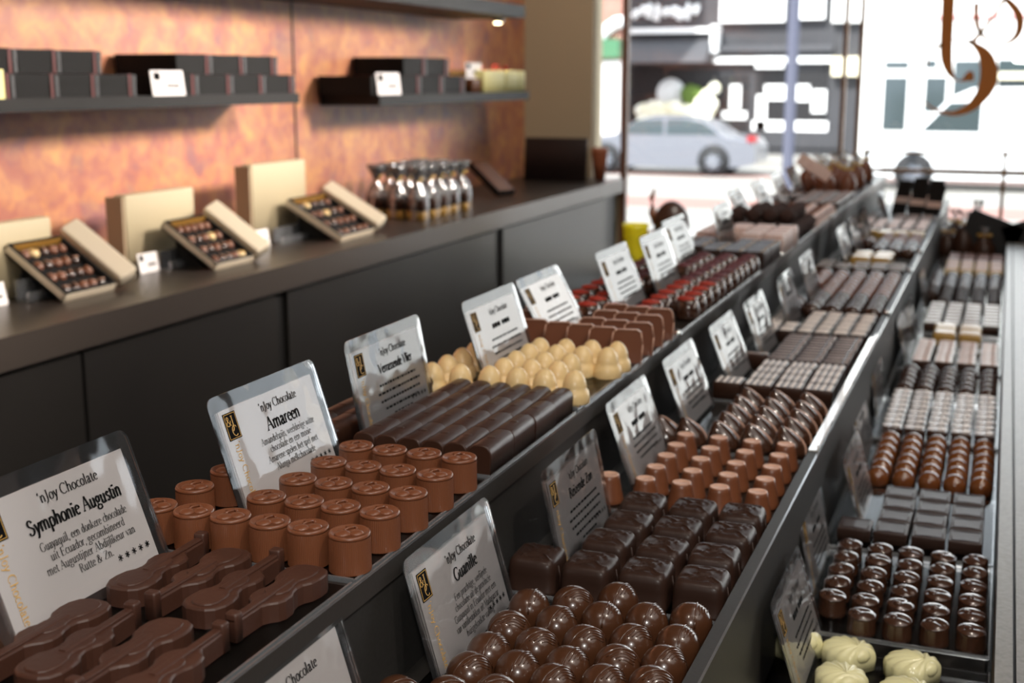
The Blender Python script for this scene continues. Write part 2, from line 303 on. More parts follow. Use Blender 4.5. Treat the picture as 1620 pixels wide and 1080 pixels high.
G = {
 'a': (.39, [cu((.07, .35), (.14, .44), (.24, .42), (.27, .33), (.27, .1), (.31, .01), (.38, .04)), cu((.27, .27), (.13, .21), (.05, .11), (.12, .0), (.21, .02), (.27, .09))]),
 'b': (.45, [ln((.09, .7), (.09, .03)), sf(.05, .7, .09), ('n', arc(.22, .22, .15, .22, 140, -140))]),
 'c': (.38, [('n', arc(.22, .22, .16, .22, 50, 310))]),
 'd': (.46, [ln((.35, .7), (.35, .0)), sf(.31, .7, .09), sf(.38, .01, .09), ('n', arc(.22, .22, .15, .22, 40, 320))]),
 'e': (.38, [('n', arc(.21, .22, .15, .22, 12, 315)), thin((.06, .25), (.35, .27))]),
 'f': (.28, [cu((.32, .66), (.25, .71), (.16, .64), (.14, .5), (.14, .01)), thin((.04, .43), (.27, .43)), sf(.15, .01, .18)]),
 'g': (.41, [('n', arc(.18, .29, .12, .15, 0, 360)), ('n', arc(.2, -.1, .17, .11, 0, 360)), thin((.12, .14), (.1, .06), (.2, .01)), thin((.27, .39), (.38, .43))]),
 'h': (.46, [ln((.09, .7), (.09, .01)), sf(.05, .7, .09), sf(.09, .01), arch(.1), sf(.34, .01)]),
 'i': (.22, [ln((.1, .43), (.1, .01)), sf(.06, .43, .09), sf(.1, .01), dot(.1, .61)]),
 'j': (.22, [cu((.12, .43), (.12, .1), (.1, -.12), (.0, -.21)), sf(.08, .43, .09), dot(.12, .61)]),
 'k': (.44, [ln((.09, .7), (.09, .01)), sf(.05, .7, .09), sf(.09, .01), thin((.34, .42), (.1, .2)), ln((.17, .25), (.38, .01)), sf(.37, .01), sf(.32, .43)]),
 'l': (.22, [ln((.1, .7), (.1, .01)), sf(.06, .7, .09), sf(.1, .01)]),
 'm': (.70, [ln((.09, .43), (.09, .01)), sf(.05, .43, .09), sf(.09, .01), arch(.1), sf(.34, .01), arch(.34), sf(.58, .01)]),
 'n': (.46, [ln((.09, .43), (.09, .01)), sf(.05, .43, .09), sf(.09, .01), arch(.1), sf(.34, .01)]),
 'o': (.42, [('n', arc(.21, .22, .16, .22, 0, 360, 18))]),
 'p': (.45, [ln((.09, .43), (.09, -.22)), sf(.05, .43, .09), sf(.09, -.22), ('n', arc(.23, .22, .15, .22, 140, -140))]),
 'q': (.45, [ln((.35, .43), (.35, -.22)), sf(.35, -.22), ('n', arc(.22, .22, .15, .22, 40, 320))]),
 'r': (.31, [ln((.09, .43), (.09, .01)), sf(.05, .43, .09), sf(.09, .01), cu((.1, .3), (.16, .41), (.23, .44), (.29, .41))]),
 's': (.32, [cu((.26, .36), (.18, .44), (.08, .4), (.08, .3), (.18, .23), (.26, .16), (.24, .04), (.13, .0), (.05, .07))]),
 't': (.28, [cu((.13, .56), (.13, .3), (.13, .08), (.19, .0), (.27, .04)), thin((.03, .43), (.25, .43))]),
 'u': (.46, [cu((.09, .43), (.09, .14), (.13, .02), (.23, .01), (.33, .1)), ln((.34, .43), (.34, .0)), sf(.05, .43, .09), sf(.3, .43, .09), sf(.38, .01, .09)]),
 'v': (.38, [ln((.05, .43), (.19, .0)), thin((.19, .0), (.33, .43)), sf(.05, .43), sf(.33, .43)]),
 'w': (.58, [ln((.04, .43), (.17, .0)), thin((.17, .0), (.29, .43)), ln((.29, .43), (.41, .0)), thin((.41, .0), (.54, .43)), sf(.04, .43), sf(.54, .43)]),
 'x': (.38, [ln((.06, .43), (.33, .01)), thin((.31, .43), (.05, .01)), sf(.33, .01), sf(.05, .01)]),
 'y': (.38, [ln((.05, .43), (.19, .0)), cu((.34, .43), (.19, .0), (.11, -.19), (.02, -.2)), sf(.05, .43), sf(.33, .43)]),
 'z': (.36, [thin((.06, .42), (.3, .42)), ln((.3, .42), (.06, .02)), thin((.06, .02), (.32, .02))]),
 'A': (.62, [thin((.3, .69), (.06, .01)), ln((.3, .69), (.54, .01)), thin((.15, .25), (.45, .25)), sf(.06, .01, .16), sf(.54, .01, .18)]),
 'C': (.62, [('n', arc(.34, .34, .28, .345, 48, 312, 18)), thin((.53, .66), (.53, .52))]),
 'D': (.68, [ln((.12, .68), (.12, .01)), ('n', arc(.24, .34, .34, .335, 90, -90, 16)), thin((.05, .675), (.25, .675)), thin((.05, .01), (.25, .01))]),
 'E': (.54, [ln((.12, .68), (.12, .01)), thin((.05, .675), (.45, .675), (.45, .58)), thin((.05, .01), (.47, .01), (.49, .12)), thin((.12, .36), (.36, .36)), thin((.36, .42), (.36, .3))]),
 'G': (.68, [('n', arc(.34, .34, .28, .345, 50, 320, 18)), ln((.56, .3), (.56, .06)), sf(.56, .31, .16), thin((.52, .66), (.53, .52))]),
 'J': (.32, [cu((.18, .68), (.18, .2), (.15, -.02), (.03, -.14)), sf(.18, .675, .18)]),
 'M': (.82, [thin((.12, .68), (.1, .01)), ln((.13, .68), (.4, .05)), thin((.4, .05), (.67, .68)), ln((.68, .68), (.7, .01)), sf(.1, .01), sf(.7, .01, .16), sf(.1, .675), sf(.7, .675)]),
 'P': (.54, [ln((.12, .68), (.12, .01)), ('n', arc(.22, .5, .22, .175, 90, -90)), thin((.05, .675), (.22, .675)), thin((.12, .325), (.22, .325)), sf(.12, .01, .17)]),
 'R': (.6, [ln((.12, .68), (.12, .01)), ('n', arc(.22, .51, .2, .165, 90, -90)), thin((.05, .675), (.22, .675)), thin((.12, .345), (.22, .345)), ln((.28, .35), (.54, .01)), sf(.12, .01, .17), sf(.55, .01)]),
 'S': (.48, [cu((.39, .55), (.3, .67), (.16, .67), (.09, .56), (.13, .43), (.28, .34), (.4, .24), (.38, .08), (.24, .0), (.1, .04), (.06, .14))]),
 'V': (.62, [ln((.07, .68), (.31, .0)), thin((.31, .0), (.55, .68)), sf(.07, .675, .18), sf(.55, .675, .15)]),
 'Z': (.58, [thin((.07, .55), (.08, .665), (.5, .665)), ln((.5, .665), (.07, .02)), thin((.07, .02), (.51, .02), (.53, .14))]),
 'T': (.56, [ln((.28, .67), (.28, .01)), thin((.04, .56), (.05, .67), (.51, .67), (.52, .56)), sf(.28, .01, .17)]),
 '&': (.68, [cu((.56, .36), (.44, .12), (.28, .0), (.1, .06), (.09, .22), (.25, .38), (.36, .52), (.3, .66), (.18, .62), (.18, .5), (.34, .26), (.46, .08), (.62, .02))]),
 ',': (.2, [cu((.1, .05), (.12, .0), (.06, -.12))]), '.': (.2, [dot(.09, .045)]), '`': (.18, [cu((.11, .68), (.05, .6), (.08, .52))]),
 "'": (.18, [cu((.1, .68), (.11, .6), (.06, .52))]),
 '*': (.52, [('t', [(.24, .54), (.24, .14)]), ('t', [(.07, .44), (.41, .24)]), ('t', [(.07, .24), (.41, .44)])]),
 ' ': (.24, []), ':': (.2, [dot(.09, .05), dot(.09, .38)]),
}
def text_width(t, size): return sum(G[c][0] for c in t) * size
def draw_text(mb, t, x, y, size, z, mi=0, bold=0.0, align='c', ang=0, squeeze=1.0):
    w = text_width(t, size) * squeeze
    ox = -w / 2 if align == 'c' else (-w if align == 'r' else 0)
    ca, sa = math.cos(ang), math.sin(ang)
    TH, TN = .078 + bold, .03 + bold * .45
    for ch in t:
        adv, st = G[ch]
        for kind, pts in st:
            n = len(pts); wd = []
            for i in range(n):
                a, b = pts[max(i - 1, 0)], pts[min(i + 1, n - 1)]
                d = math.atan2(b[1] - a[1], b[0] - a[0])
                wd.append((TN if kind == 't' else (TH * 1.25 if kind == 'd' else TN + (TH - TN) * abs(math.sin(d + .25)))) * size)
            P = [(ox + p[0] * size * squeeze, p[1] * size) for p in pts]
            mb.ribbon([(x + px * ca - py * sa, y + px * sa + py * ca) for px, py in P], wd, z, mi)
        ox += adv * size * squeeze

# ------------------------------------------------------------------ the room
YW = 3.90
R = lambda z: C + z
struct('floor', MB().box(-1.6, 2.4, -3, YW + .05, -.05, 0), 'floor')
struct('ceiling', MB().box(-1.6, 2.4, -3, YW + .1, R(1.25), R(1.33)), 'ceil')
wl = struct('wall_left', MB().box(-1.56, -1.45, -3, YW - .02, 0, R(1.25)), 'copper')
struct('wall_back', MB().box(-1.6, 2.4, -3.1, -3, 0, R(1.25)), 'darkwall')
struct('wall_right', MB().box(2.3, 2.4, -3, YW, 0, R(1.25)), 'darkwall')
struct('wall_front', MB().box(-1.45, -1.222, YW - .04, YW + .06, 0, R(1.25)).box(-1.222, 2.3, YW - .03, YW + .05, 0, R(-.62)).box(-1.222, 2.3, YW - .03, YW + .05, R(.75), R(1.25)).box(-1.222, -1.1362, YW - .02, YW - .001, 0, R(-.35)), 'beigewall')
sm = MB().box(-1.4495, -1.4485, 2.435, 2.441, R(-.3), R(1.2)); struct('trim_1', sm, 'black')
win = struct('window_1', MB().box(-1.222, 2.3, YW, YW + .006, R(-.62), R(.75)), 'glass')
f = MB().box(-1.136, -1.118, YW - .012, YW + .012, R(-.62), R(.75)).box(-1.222, 2.3, YW - .03, YW + .045, R(-.66), R(-.61))
struct('window_frame', f, 'brown', win)
struct('trim_2', MB().box(-1.3, 2.3, YW - .28, YW - .03, R(-.66), R(-.62)), 'graymid')

# glass lettering: gold monogram on the window
def smooth(P, n=6):
    out = []
    for i in range(len(P) - 1):
        p0, p1, p2, p3 = P[max(i - 1, 0)], P[i], P[i + 1], P[min(i + 2, len(P) - 1)]
        for k in range(n):
            t = k / n; out.append(tuple(.5 * (2 * p1[j] + (p2[j] - p0[j]) * t + (2 * p0[j] - 5 * p1[j] + 4 * p2[j] - p3[j]) * t * t + (3 * p1[j] - p0[j] - 3 * p2[j] + p3[j]) * t ** 3) for j in range(len(p1))))
    return out + [P[-1]]
root = empty('window_monogram', (0, YW - .006, C))
def gp(u, v): # outline points, surveyed on the pane in steps of .416 mm
    d = cam.rotation_euler.to_matrix() @ Vector(((1340 + u / 4.5 - 810) / 2000, (540 - v / 4.5) / 2000, -1)); t = (YW - .006) / d.y
    return (d * t).x, (d * t).z
def glass_stroke(name, P):
    P = smooth(P); mb = MB(); mx = Matrix.Rotation(PI / 2, 4, 'X'); k = .000427
    mb.ribbon([gp(p[0], p[1]) for p in P], [p[2] * k for p in P], 0, 0, .0015, mx)
    return ob(name, mb, 'brass', root)
glass_stroke('letter_stroke', [(735, -420, 84), (728, -200, 84), (722, 0, 84), (712, 200, 82), (706, 350, 80), (712, 440, 70), (735, 520, 42), (765, 562, 14), (800, 574, 10), (835, 566, 30), (865, 548, 62), (888, 540, 70), (905, 536, 30)])
glass_stroke('letter_stroke', [(572, 475, 5), (580, 400, 14), (590, 340, 16), (592, 300, 8)])
glass_stroke('letter_stroke', [(590, 306, 6), (615, 322, 10), (645, 322, 12), (690, 310, 18)])
glass_stroke('letter_stroke', [(578, 410, 6), (610, 370, 9), (650, 335, 12), (690, 325, 14)])
glass_stroke('letter_stroke', [(745, 284, 6), (800, 283, 12), (860, 292, 22), (925, 330, 45), (985, 400, 88), (1012, 500, 112), (1000, 600, 112), (950, 690, 88), (870, 768, 60), (770, 806, 34), (680, 800, 22), (600, 765, 14), (548, 718, 5)])
glass_stroke('letter_stroke', [(865, 325, 4), (900, 290, 30), (950, 235, 26), (1010, 160, 24), (1070, 75, 24), (1120, -10, 26), (1150, -60, 30), (1190, -120, 20), (1170, -190, 16), (1110, -210, 14)])
glass_stroke('letter_stroke', [(1120, -10, 30), (1170, 30, 44), (1220, 100, 52), (1232, 180, 50), (1210, 250, 40), (1150, 302, 26), (1090, 310, 20), (1010, 286, 20), (960, 246, 26), (930, 190, 32), (920, 110, 34), (922, 20, 36)])
tag(root, 'large gold curling monogram lettering applied to the shop window pane', 'window lettering')
for xx, zz0, nm in ((-.458, -.24, 'a'), (-.413, -.24, 'b')):
    o = ob('window_bar', MB().box(xx - .006, xx + .006, YW - .022, YW - .006, R(zz0), R(.74)), 'brassrail'); tag(o, 'slim upright brown bar on the window pane behind the chocolate shelves', 'bar', 'upright bars on the window')
rr = empty('brass_rail', (0, YW - .016, C))
ob('rail', MB().box(-.385, .9, -.006, .006, -.268, -.256), 'brassrail', rr); ob('rail', MB().box(-.385, .9, -.005, .005, -.213, -.206), 'brassrail', rr)
for xx in (-.38, .0, .45, .88): ob('post', MB().box(xx - .005, xx + .005, -.005, .005, -.62, -.2), 'brassrail', rr)
tag(rr, 'low double brass rail running across the foot of the shop window', 'rail')

# ------------------------------------------------------------------ display counter, three steps
DY0, DY1 = .12, 3.45
Z1, Z2, Z3 = -.2460, -.320, -.400
dc = empty('display_counter', (0, 0, 0))
def dcp(name, mb, m): return ob(name, mb, m, dc)
dcp('shelf_board', MB().box(-.438, -.284, DY0, DY1, R(Z1 - .012), R(Z1)), 'boardtop')
dcp('shelf_board', MB().box(-.288, -.128, DY0, DY1, R(Z2 - .012), R(Z2)), 'boardtop')
dcp('shelf_board', MB().box(-.131, .017, DY0, DY1, R(Z3 - .012), R(Z3)), 'boardtop')
dcp('riser', MB().box(-.2925, -.287, DY0, DY1, R(Z2), R(Z1 - .012)), 'graydark')
dcp('riser', MB().box(-.1345, -.1255, DY0, DY1, R(Z3), R(Z2 + .018)), 'graydark')
dcp('counter_body', MB().box(-.43, .6, DY0 + .01, DY1 - .01, 0, R(Z3 - .0121)).box(-.436, -.430, DY0, DY1, R(Z3 - .012), R(Z1 - .012)), 'graydark')
dcp('rail_frame', MB().box(.017, .0275, DY0, 3.0, R(Z3), R(-.355)).box(.0295, .30, DY0, 3.0, R(Z3 - .012), R(-.355)), 'graymid')
dcp('rail_groove', MB().box(.0275, .0295, DY0, 3.0, R(Z3), R(-.36)), 'black')
dcp('edge_strip', MB().box(-.2855, -.2840, DY0, DY1, R(Z1), R(Z1 + .0015)), 'trayedge')
dcp('edge_strip', MB().box(-.1270, -.1255, DY0, DY1, R(Z2 + .018), R(Z2 + .01805)), 'trayedge')
o = ob('glare_strip', MB().box(-.1278, -.1262, 1.03, 1.53, R(Z2 + .0181), R(Z2 + .0235)).box(-.1345, -.1262, 1.03, 1.53, R(Z2 + .0181), R(Z2 + .0192)), 'whiteglare'); tag(o, 'white strip painted in for window glare on the lip of the middle shelf', 'strip')  # white strip puts the window glare onto this stretch of the lip
tag(dc, 'long dark grey stepped chocolate counter with three shelves running towards the window', 'counter')

def ordn(i): return ('first', 'second', 'third', 'fourth', 'fifth', 'sixth', 'seventh', 'eighth', 'ninth', 'tenth', 'eleventh', 'twelfth')[i]
SHELF = {1: ('upper', Z1), 2: ('middle', Z2), 3: ('lowest', Z3)}
TT = .0016
def tray(shelf, x0, x1, y0, y1, what, lift=0):
    z = R(SHELF[shelf][1]); mb = MB()
    mb.box(x0, x1, y0, y1, z + lift, z + lift + TT)
    if lift:
        mb.box(x0, x1, y0, y0 + .0015, z, z + lift); mb.box(x0, x0 + .0015, y0, y1, z, z + lift); mb.box(x1 - .0015, x1, y0, y1, z, z + lift)
    t = empty('acrylic_tray', ((x0 + x1) / 2, (y0 + y1) / 2, z))
    inv = Matrix.Translation((-(x0 + x1) / 2, -(y0 + y1) / 2, -z))
    mb.v = [tuple(inv @ Vector(p)) for p in mb.v]; ob('tray_plate', mb, 'tray', t)
    e = MB().box(x0, x1, y0 - .0012, y0, z + lift, z + lift + .0030).box(x1, x1 + .0012, y0, y1, z + lift, z + lift + .0024)
    e.v = [tuple(inv @ Vector(p)) for p in e.v]; ob('tray_rim', e, 'trayedge', t)
    tag(t, 'clear plastic tray under the ' + what, 'tray', None)
    return z + lift + TT
CARDS = {1: [], 2: [], 3: []}
def grid(proto, shelf, xs, ys, z, desc, group, cat, order=True, shift=0, jit=.0006, rz=0.0, skip=(), jr=.05, block=True, zs=1.0):
    for ci, x in enumerate(xs):
        for ri, y in enumerate(ys):
            if (ci, ri) in skip: continue
            if block and any(abs(y - cy) < hw and cx - b < x < cx + a for cx, cy, hw, a, b in CARDS[shelf]): continue
            p = random.choice(proto) if isinstance(proto, list) else proto
            o = p.get(); o.location = (x + random.uniform(-jit, jit), y + shift * ci + random.uniform(-jit, jit), z); o.rotation_euler = (0, 0, rz + random.uniform(-jr, jr)); o.scale = (1, 1, zs)
            lb = desc + ((', %s from front in the %s row from shelf edge' % (ordn(ri), ordn(ci))) if order and ri < 12 else '')
            for k in ('label', 'category', 'group'):
                if k in o: del o[k]
            tag(o, lb, cat, group)

# ------------------------------------------------------------------ price cards
CW, CH = .118, .073
LINES = {
 'Symphonie Augustin': ['Guayaquil, een donkere chocolade', 'uit Ecuador, gecombineerd', 'met Augustijner Abdijlikeur van', 'Rutte & Zn.'],
 'Amareen': ['Amandelspijs, weelderige witte', 'chocolade en een mooie', 'Amarene spelen het spel met', 'Alunga melkchocolade'],
 'Guanille': ['Een prachtige, verfijnde', 'chocolade uit de provincie', 'Guayaquil in Ecuador met een', 'van vanillestokken uit Madagascar', 'huisgekookte vulling'],
 'Verrassende Vlier': None, 'Reizende Zon': None, '': None}
lam_me = paper_me = logo_me = side_me = None
def build_card_meshes():
    global lam_me, paper_me, logo_me, side_me
    mb = MB(); mb.prism([(x, y + CH / 2) for x, y in rect(CW, CH, .006)], -.0003, .0004); lam_me = mb.mesh('laminate', 'laminate')
    mb = MB(); mb.box(-CW / 2 + .008, CW / 2 - .008, .005, CH - .009, -.0002, .0002); paper_me = mb.mesh('paper_insert', 'paper')
    lx0, lx1, ly0, ly1 = -CW / 2 + .0105, -CW / 2 + .0225, CH - .0270, CH - .0112; z = .0006
    mb = MB(); mb.box(lx0, lx1, ly0, ly1, .0004, z, 0)
    for a, b, c2, d2 in ((lx0 + .0006, lx1 - .0006, ly0 + .0006, ly0 + .0009), (lx0 + .0006, lx1 - .0006, ly1 - .0009, ly1 - .0006), (lx0 + .0006, lx0 + .0009, ly0 + .0006, ly1 - .0006), (lx1 - .0009, lx1 - .0006, ly0 + .0006, ly1 - .0006)):
        mb.box(a, b, c2, d2, z, z + .0001, 1)
    draw_text(mb, '&', (lx0 + lx1) / 2 - .0023, ly1 - .0076, .0080, z + .0001, 1)
    draw_text(mb, 'J', (lx0 + lx1) / 2 + .0010, ly1 - .0094, .0106, z + .00012, 1)
    draw_text(mb, 'C', (lx0 + lx1) / 2 + .0010, ly0 + .0019, .0088, z + .00014, 1)
    logo_me = mb.mesh('logo_patch', ['ink', 'goldink'])
    mb = MB(); draw_text(mb, "`nJoy Chocolate", -CW / 2 + .0140, CH - .0285, .0068, .0006, 0, .0, 'l', -PI / 2)
    side_me = mb.mesh('side_lettering', 'goldink')
TXT = {}
def text_mesh(title, note=False):
    key = title + str(note)
    if key in TXT: return TXT[key]
    mb = MB(); z = .0006; cx = .008
    draw_text(mb, "`nJoy Chocolate", cx, CH - .0185, .0074, z, 0, .015)
    if title:
        sz = {'Symphonie Augustin': .0100, 'Amareen': .0115, 'Guanille': .0105, 'Verrassende Vlier': .0095, 'Reizende Zon': .0100}.get(title, .0105)
        draw_text(mb, title, cx, CH - .0305, sz, z, 0, .05, squeeze=.88 if len(title) > 14 else 1)
    else:
        for a, b in ((-.021, -.017), (-.016, -.011), (-.010, -.004), (.0, .004), (.005, .011), (.012, .017)): mb.box(cx + a, cx + b, CH - .0300, CH - .0262, z, z + .00002)
    L = LINES.get(title); y = CH - (.0375 if title == 'Amareen' else .0395)
    if L:
        for t in L: draw_text(mb, t, cx + .001, y, .0060, z, 0, -.008, squeeze=.92 if len(t) < 32 else .84); y -= .0056
    else:
        for k, w in enumerate((.058, .066, .062, .052, .03)):
            if k == 4 and not title: continue
            x = cx - w / 2
            while x < cx + w / 2:      # unreadable small print
                l = random.uniform(.0012, .0052); mb.box(x, min(x + l, cx + w / 2), y, y + .0016, z, z + .00002); x += l + .0014
            y -= .0056
    for k in range(5): draw_text(mb, '*', CW / 2 - .0135 - k * .0052, .0112 if L else .0134, .0084, z, 0, .075)
    TXT[key] = mb.mesh('printed_text', 'ink'); return TXT[key]
build_card_meshes()
def card(shelf, x, y, tilt, title='', label='', yaw=90, s=1.0, group=None, z=None, inc=True, h=.0):
    zz = (R(SHELF[shelf][1]) if z is None else z) + TT + h
    o = empty('price_card', (x, y, zz))
    yw, t = math.radians(yaw), math.radians(tilt)
    u = Vector((math.cos(yw), math.sin(yw), 0)); n = Vector((math.sin(yw), -math.cos(yw), 0)); v = Vector((0, 0, math.cos(t))) - n * math.sin(t); w = u.cross(v)
    m = Matrix((u, v, w)).transposed().to_4x4(); m.translation = (x, y, zz); o.matrix_world = m
    if s != 1: o.scale = (s, s, s)
    for nm, me in (('laminate', lam_me), ('paper_insert', paper_me), ('logo_patch', logo_me), ('side_lettering', side_me), ('printed_text', text_mesh(title))): ob(nm, me, None, o)
    if inc: CARDS[shelf].append((x, y, CW / 2 * s + .006, .0115, .0155 + (.004 if tilt > 16 else 0)))
    tag(o, label, 'price card', group); return o
card(1, -.3880, .4550, 20, 'Symphonie Augustin', 'laminated price card reading Symphonie Augustin above the violin shaped chocolates')
card(1, -.3825, .6323, 18, 'Amareen', 'laminated price card reading Amareen among the milk chocolate cherry cups')
card(1, -.3905, .7900, 11, 'Verrassende Vlier', 'laminated price card reading Verrassende Vlier over the dark chocolate logs')
card(1, -.3744, .9706, 18, '', 'shiny laminated price card standing among the cream coloured white chocolate domes')
card(1, -.3745, 1.1244, 29, '', 'laminated price card with strong window glare leaning back by the milk chocolate slabs')
card(1, -.3609, 1.2971, 22, '', 'laminated price card standing among the red topped bonbons')
card(1, -.3550, 1.4375, 20, '', 'laminated price card at the start of the purple topped bonbons')
card(1, -.3719, 1.6116, 22, '', 'laminated price card beside the last purple topped bonbons')
card(1, -.3600, 1.80, 12, '', 'laminated price card near the pink coated squares')
for yy in (2.10, 2.30, 2.50, 2.68): card(1, -.385, yy, 26, '', 'bright laminated price card at the far end of the upper shelf', group='far price cards of the upper shelf')
card(2, -.2650, .4463, 17, 'straal', 'laminated price card whose title ends in straal, cut off by the frame bottom', yaw=90)
card(2, -.2600, .6214, 16, 'Guanille', 'laminated price card reading Guanille over the round lustred bonbons')
card(2, -.2480, .7883, 12, 'Reizende Zon', 'laminated price card reading Reizende Zon among the square dark truffles')
card(2, -.2533, .9782, 20, '', 'laminated price card among the milk chocolate cones on the middle shelf')
card(2, -.2507, 1.1497, 21, '', 'laminated price card among the dark swirled bonbons on the middle shelf')
card(2, -.2450, 1.3217, 22, '', 'glaring laminated price card above the dotted dark squares')
card(2, -.2400, 1.4678, 20, '', 'laminated price card above the ribbed dark bars')
card(2, -.2400, 1.6561, 16, '', 'laminated price card above the line patterned squares')
card(2, -.2416, 1.86, 16, '', 'laminated price card before the brown round bonbons of the middle shelf')
for yy in (2.24, 2.41, 2.58, 2.95): card(2, -.236, yy, 17, '', 'narrow looking price card at the far end of the middle shelf', group='far price cards of the middle shelf')
card(3, -.0969, .8238, 18, '', 'laminated price card standing among the ivory chocolate shells')
card(3, -.1129, .9953, 12, '', 'laminated price card beside the dark glossy cups on the lowest shelf')
card(3, -.0930, 1.1594, 17, '', 'laminated price card at the end of the flat dark chocolate bars')
card(3, -.1121, 1.3592, 16, '', 'laminated price card beside the caramel brown domes')
card(3, -.1160, 1.5341, 9, '', 'laminated price card beside the flaky pale topped bonbons')
card(3, -.1060, 1.8538, 14, '', 'laminated price card near the dark round balls of the lowest shelf')
for yy in (1.98, 2.3): card(3, -.106, yy, 13, '', 'narrow looking price card far along the lowest shelf', group='far price cards of the lowest shelf')

# ------------------------------------------------------------------ chocolates: one builder per kind
def P1(name, mb, mats, kids=()):
    o = ob(name, mb, mats) if isinstance(mb, MB) else mb
    for kn, km, kmat in kids: ob(kn, km, kmat, o)
    return Proto(o)
# cello / violin bonbon
def violin():
    L = .072; half = [(0, .0115), (.004, .0112), (.012, .0118), (.020, .0102), (.026, .0080), (.031, .0078), (.036, .0094), (.042, .0092), (.047, .0062), (.049, .0036)]
    body = []
    hp = [(-.036, .001), (-.0355, .005), (-.033, .0090), (-.028, .0113), (-.022, .0115), (-.016, .0104), (-.012, .0078), (-.008, .0070), (-.004, .0076), (0, .0094), (.006, .0096), (.010, .0080), (.013, .0048)]
    out = hp + [(.016, .0030), (.036, .0026)]
    ol = [(a, -b) for a, b in out] + [(a, b) for a, b in reversed(out)]
    mb = MB(); mb.prism(ol, 0, .0098, 0, False, None, .0011)
    neck = MB(); neck.prism([(-.014, -.0020), (.0365, -.0022), (.0365, .0022), (-.014, .0020)], .0098, .0111, 0, False, None, .0007)
    ridge = MB(); ridge.prism([(x * .75 - .006, y * .62) for x, y in [(a, -b) for a, b in hp] + [(a, b) for a, b in reversed(hp)]], .0098, .0106, 0, False, None, .0006)
    scroll = MB(); scroll.rbox(.031, .0365, -.0032, .0032, 0, .0135, .0012)
    return P1('violin_chocolate', mb, 'violin', (('fingerboard', neck, 'violin'), ('raised_belly', ridge, 'violin'), ('scroll', scroll, 'violin')))
vp = violin()
zt = tray(1, -.437, -.2870, .27, .520, 'violin shaped chocolates')
for k, (x, y, up, lb) in enumerate([(-.2935, .462, 1, 'second row, outermost by the shelf edge, neck towards the viewer'), (-.3165, .468, 0, 'second row, next to the outermost, neck pointing away'), (-.3395, .468, 1, 'second row, third from the shelf edge, neck towards the viewer'), (-.363, .474, 0, 'second row, fourth from shelf edge, neck pointing away'), (-.412, .470, 1, 'half hidden behind the Symphonie Augustin card'),
        (-.2935, .386, 0, 'front row, outermost by the shelf edge, neck pointing away'), (-.3165, .388, 1, 'front row, next to the outermost, neck towards the viewer'), (-.3405, .390, 0, 'front row, third from the shelf edge, neck pointing away'), (-.3625, .392, 1, 'front row, fourth from the shelf edge'), (-.2935, .312, 1, 'just inside the frame bottom, by the shelf edge'), (-.3165, .313, 0, 'just inside the frame bottom, second from edge')]):
    if up == 1: rz = -PI / 2
    else: rz = PI / 2
    o = vp.get(); o.location = (x * 1.035, y * 1.035, zt); o.rotation_euler = (0, 0, rz + random.uniform(-.03, .03))
    tag(o, 'violin shaped chocolate, ' + lb, 'chocolate', 'violin shaped chocolates')
# cherry cup
mb = MB(); mb.lathe([(.0102, 0), (.0109, .0006), (.0107, .0185)], 140, 0, False, None, .00014); mb.lathe([(.0107, .0185), (.0108, .0195), (.0103, .0207), (.0094, .0205), (.0088, .0198), (.0005, .0198)], 40)
rel = MB(); rel.dome(.0043, .0020, 16, 5, off=(-.0030, -.0022, .0196)); rel.dome(.0039, .0018, 16, 5, off=(.0036, -.0004, .0196))
rel.tube([(-.0030, .0016, .0204), (-.0014, .0046, .0206), (.0016, .0070, .0203)], .0007); rel.tube([(.0032, .0030, .0204), (.0026, .0054, .0206), (.0016, .0070, .0203), (-.0034, .0066, .0203)], .0007)
cup = P1('cherry_cup_chocolate', mb, 'milk', (('cherry_relief', rel, 'milk'),))
zt = tray(1, -.437, -.2870, .5235, .700, 'milk chocolate cherry cups')
grid(cup, 1, [-.2955, -.3190, -.3420, -.3655, -.389, -.412], [.536, .570, .604, .639, .675], zt, 'milk chocolate cherry cup', 'milk chocolate cherry cups', 'chocolate', jr=.12, rz=.4, skip=((4, 3), (4, 4), (5, 3), (5, 4)))
# log: half round bar
mb = MB(); prof = [(.0078, 0), (.0080, .0125)] + [(.0080 * abs(math.cos(a)) ** .7 * (1 if math.cos(a) > 0 else -1), .0125 + .0062 * math.sin(a)) for a in [k * PI / 10 for k in range(1, 10)]] + [(-.0080, .0125), (-.0078, 0)]
mb.loft([[(x * .93, -.0204, z * .965) for x, z in prof], [(x, -.0201, z) for x, z in prof], [(x, -.0194, z * 1.004) for x, z in prof], [(x, .0194, z * 1.004) for x, z in prof], [(x, .0201, z) for x, z in prof], [(x * .93, .0204, z * .965) for x, z in prof]])
seal = MB(); seal.dome(.0030, .0004, 14, 3, off=(0, 0, .0186))
log = P1('chocolate_log', mb, 'dark', (('seal_relief', seal, 'dark'),))
zt = tray(1, -.437, -.2870, .703, .872, 'dark chocolate logs')
grid(log, 1, [-.2955 - .0163 * k for k in range(9)], [.727, .768, .809, .850], zt, 'dark half round chocolate log', 'dark chocolate logs', 'chocolate', jr=.01, jit=.0003)
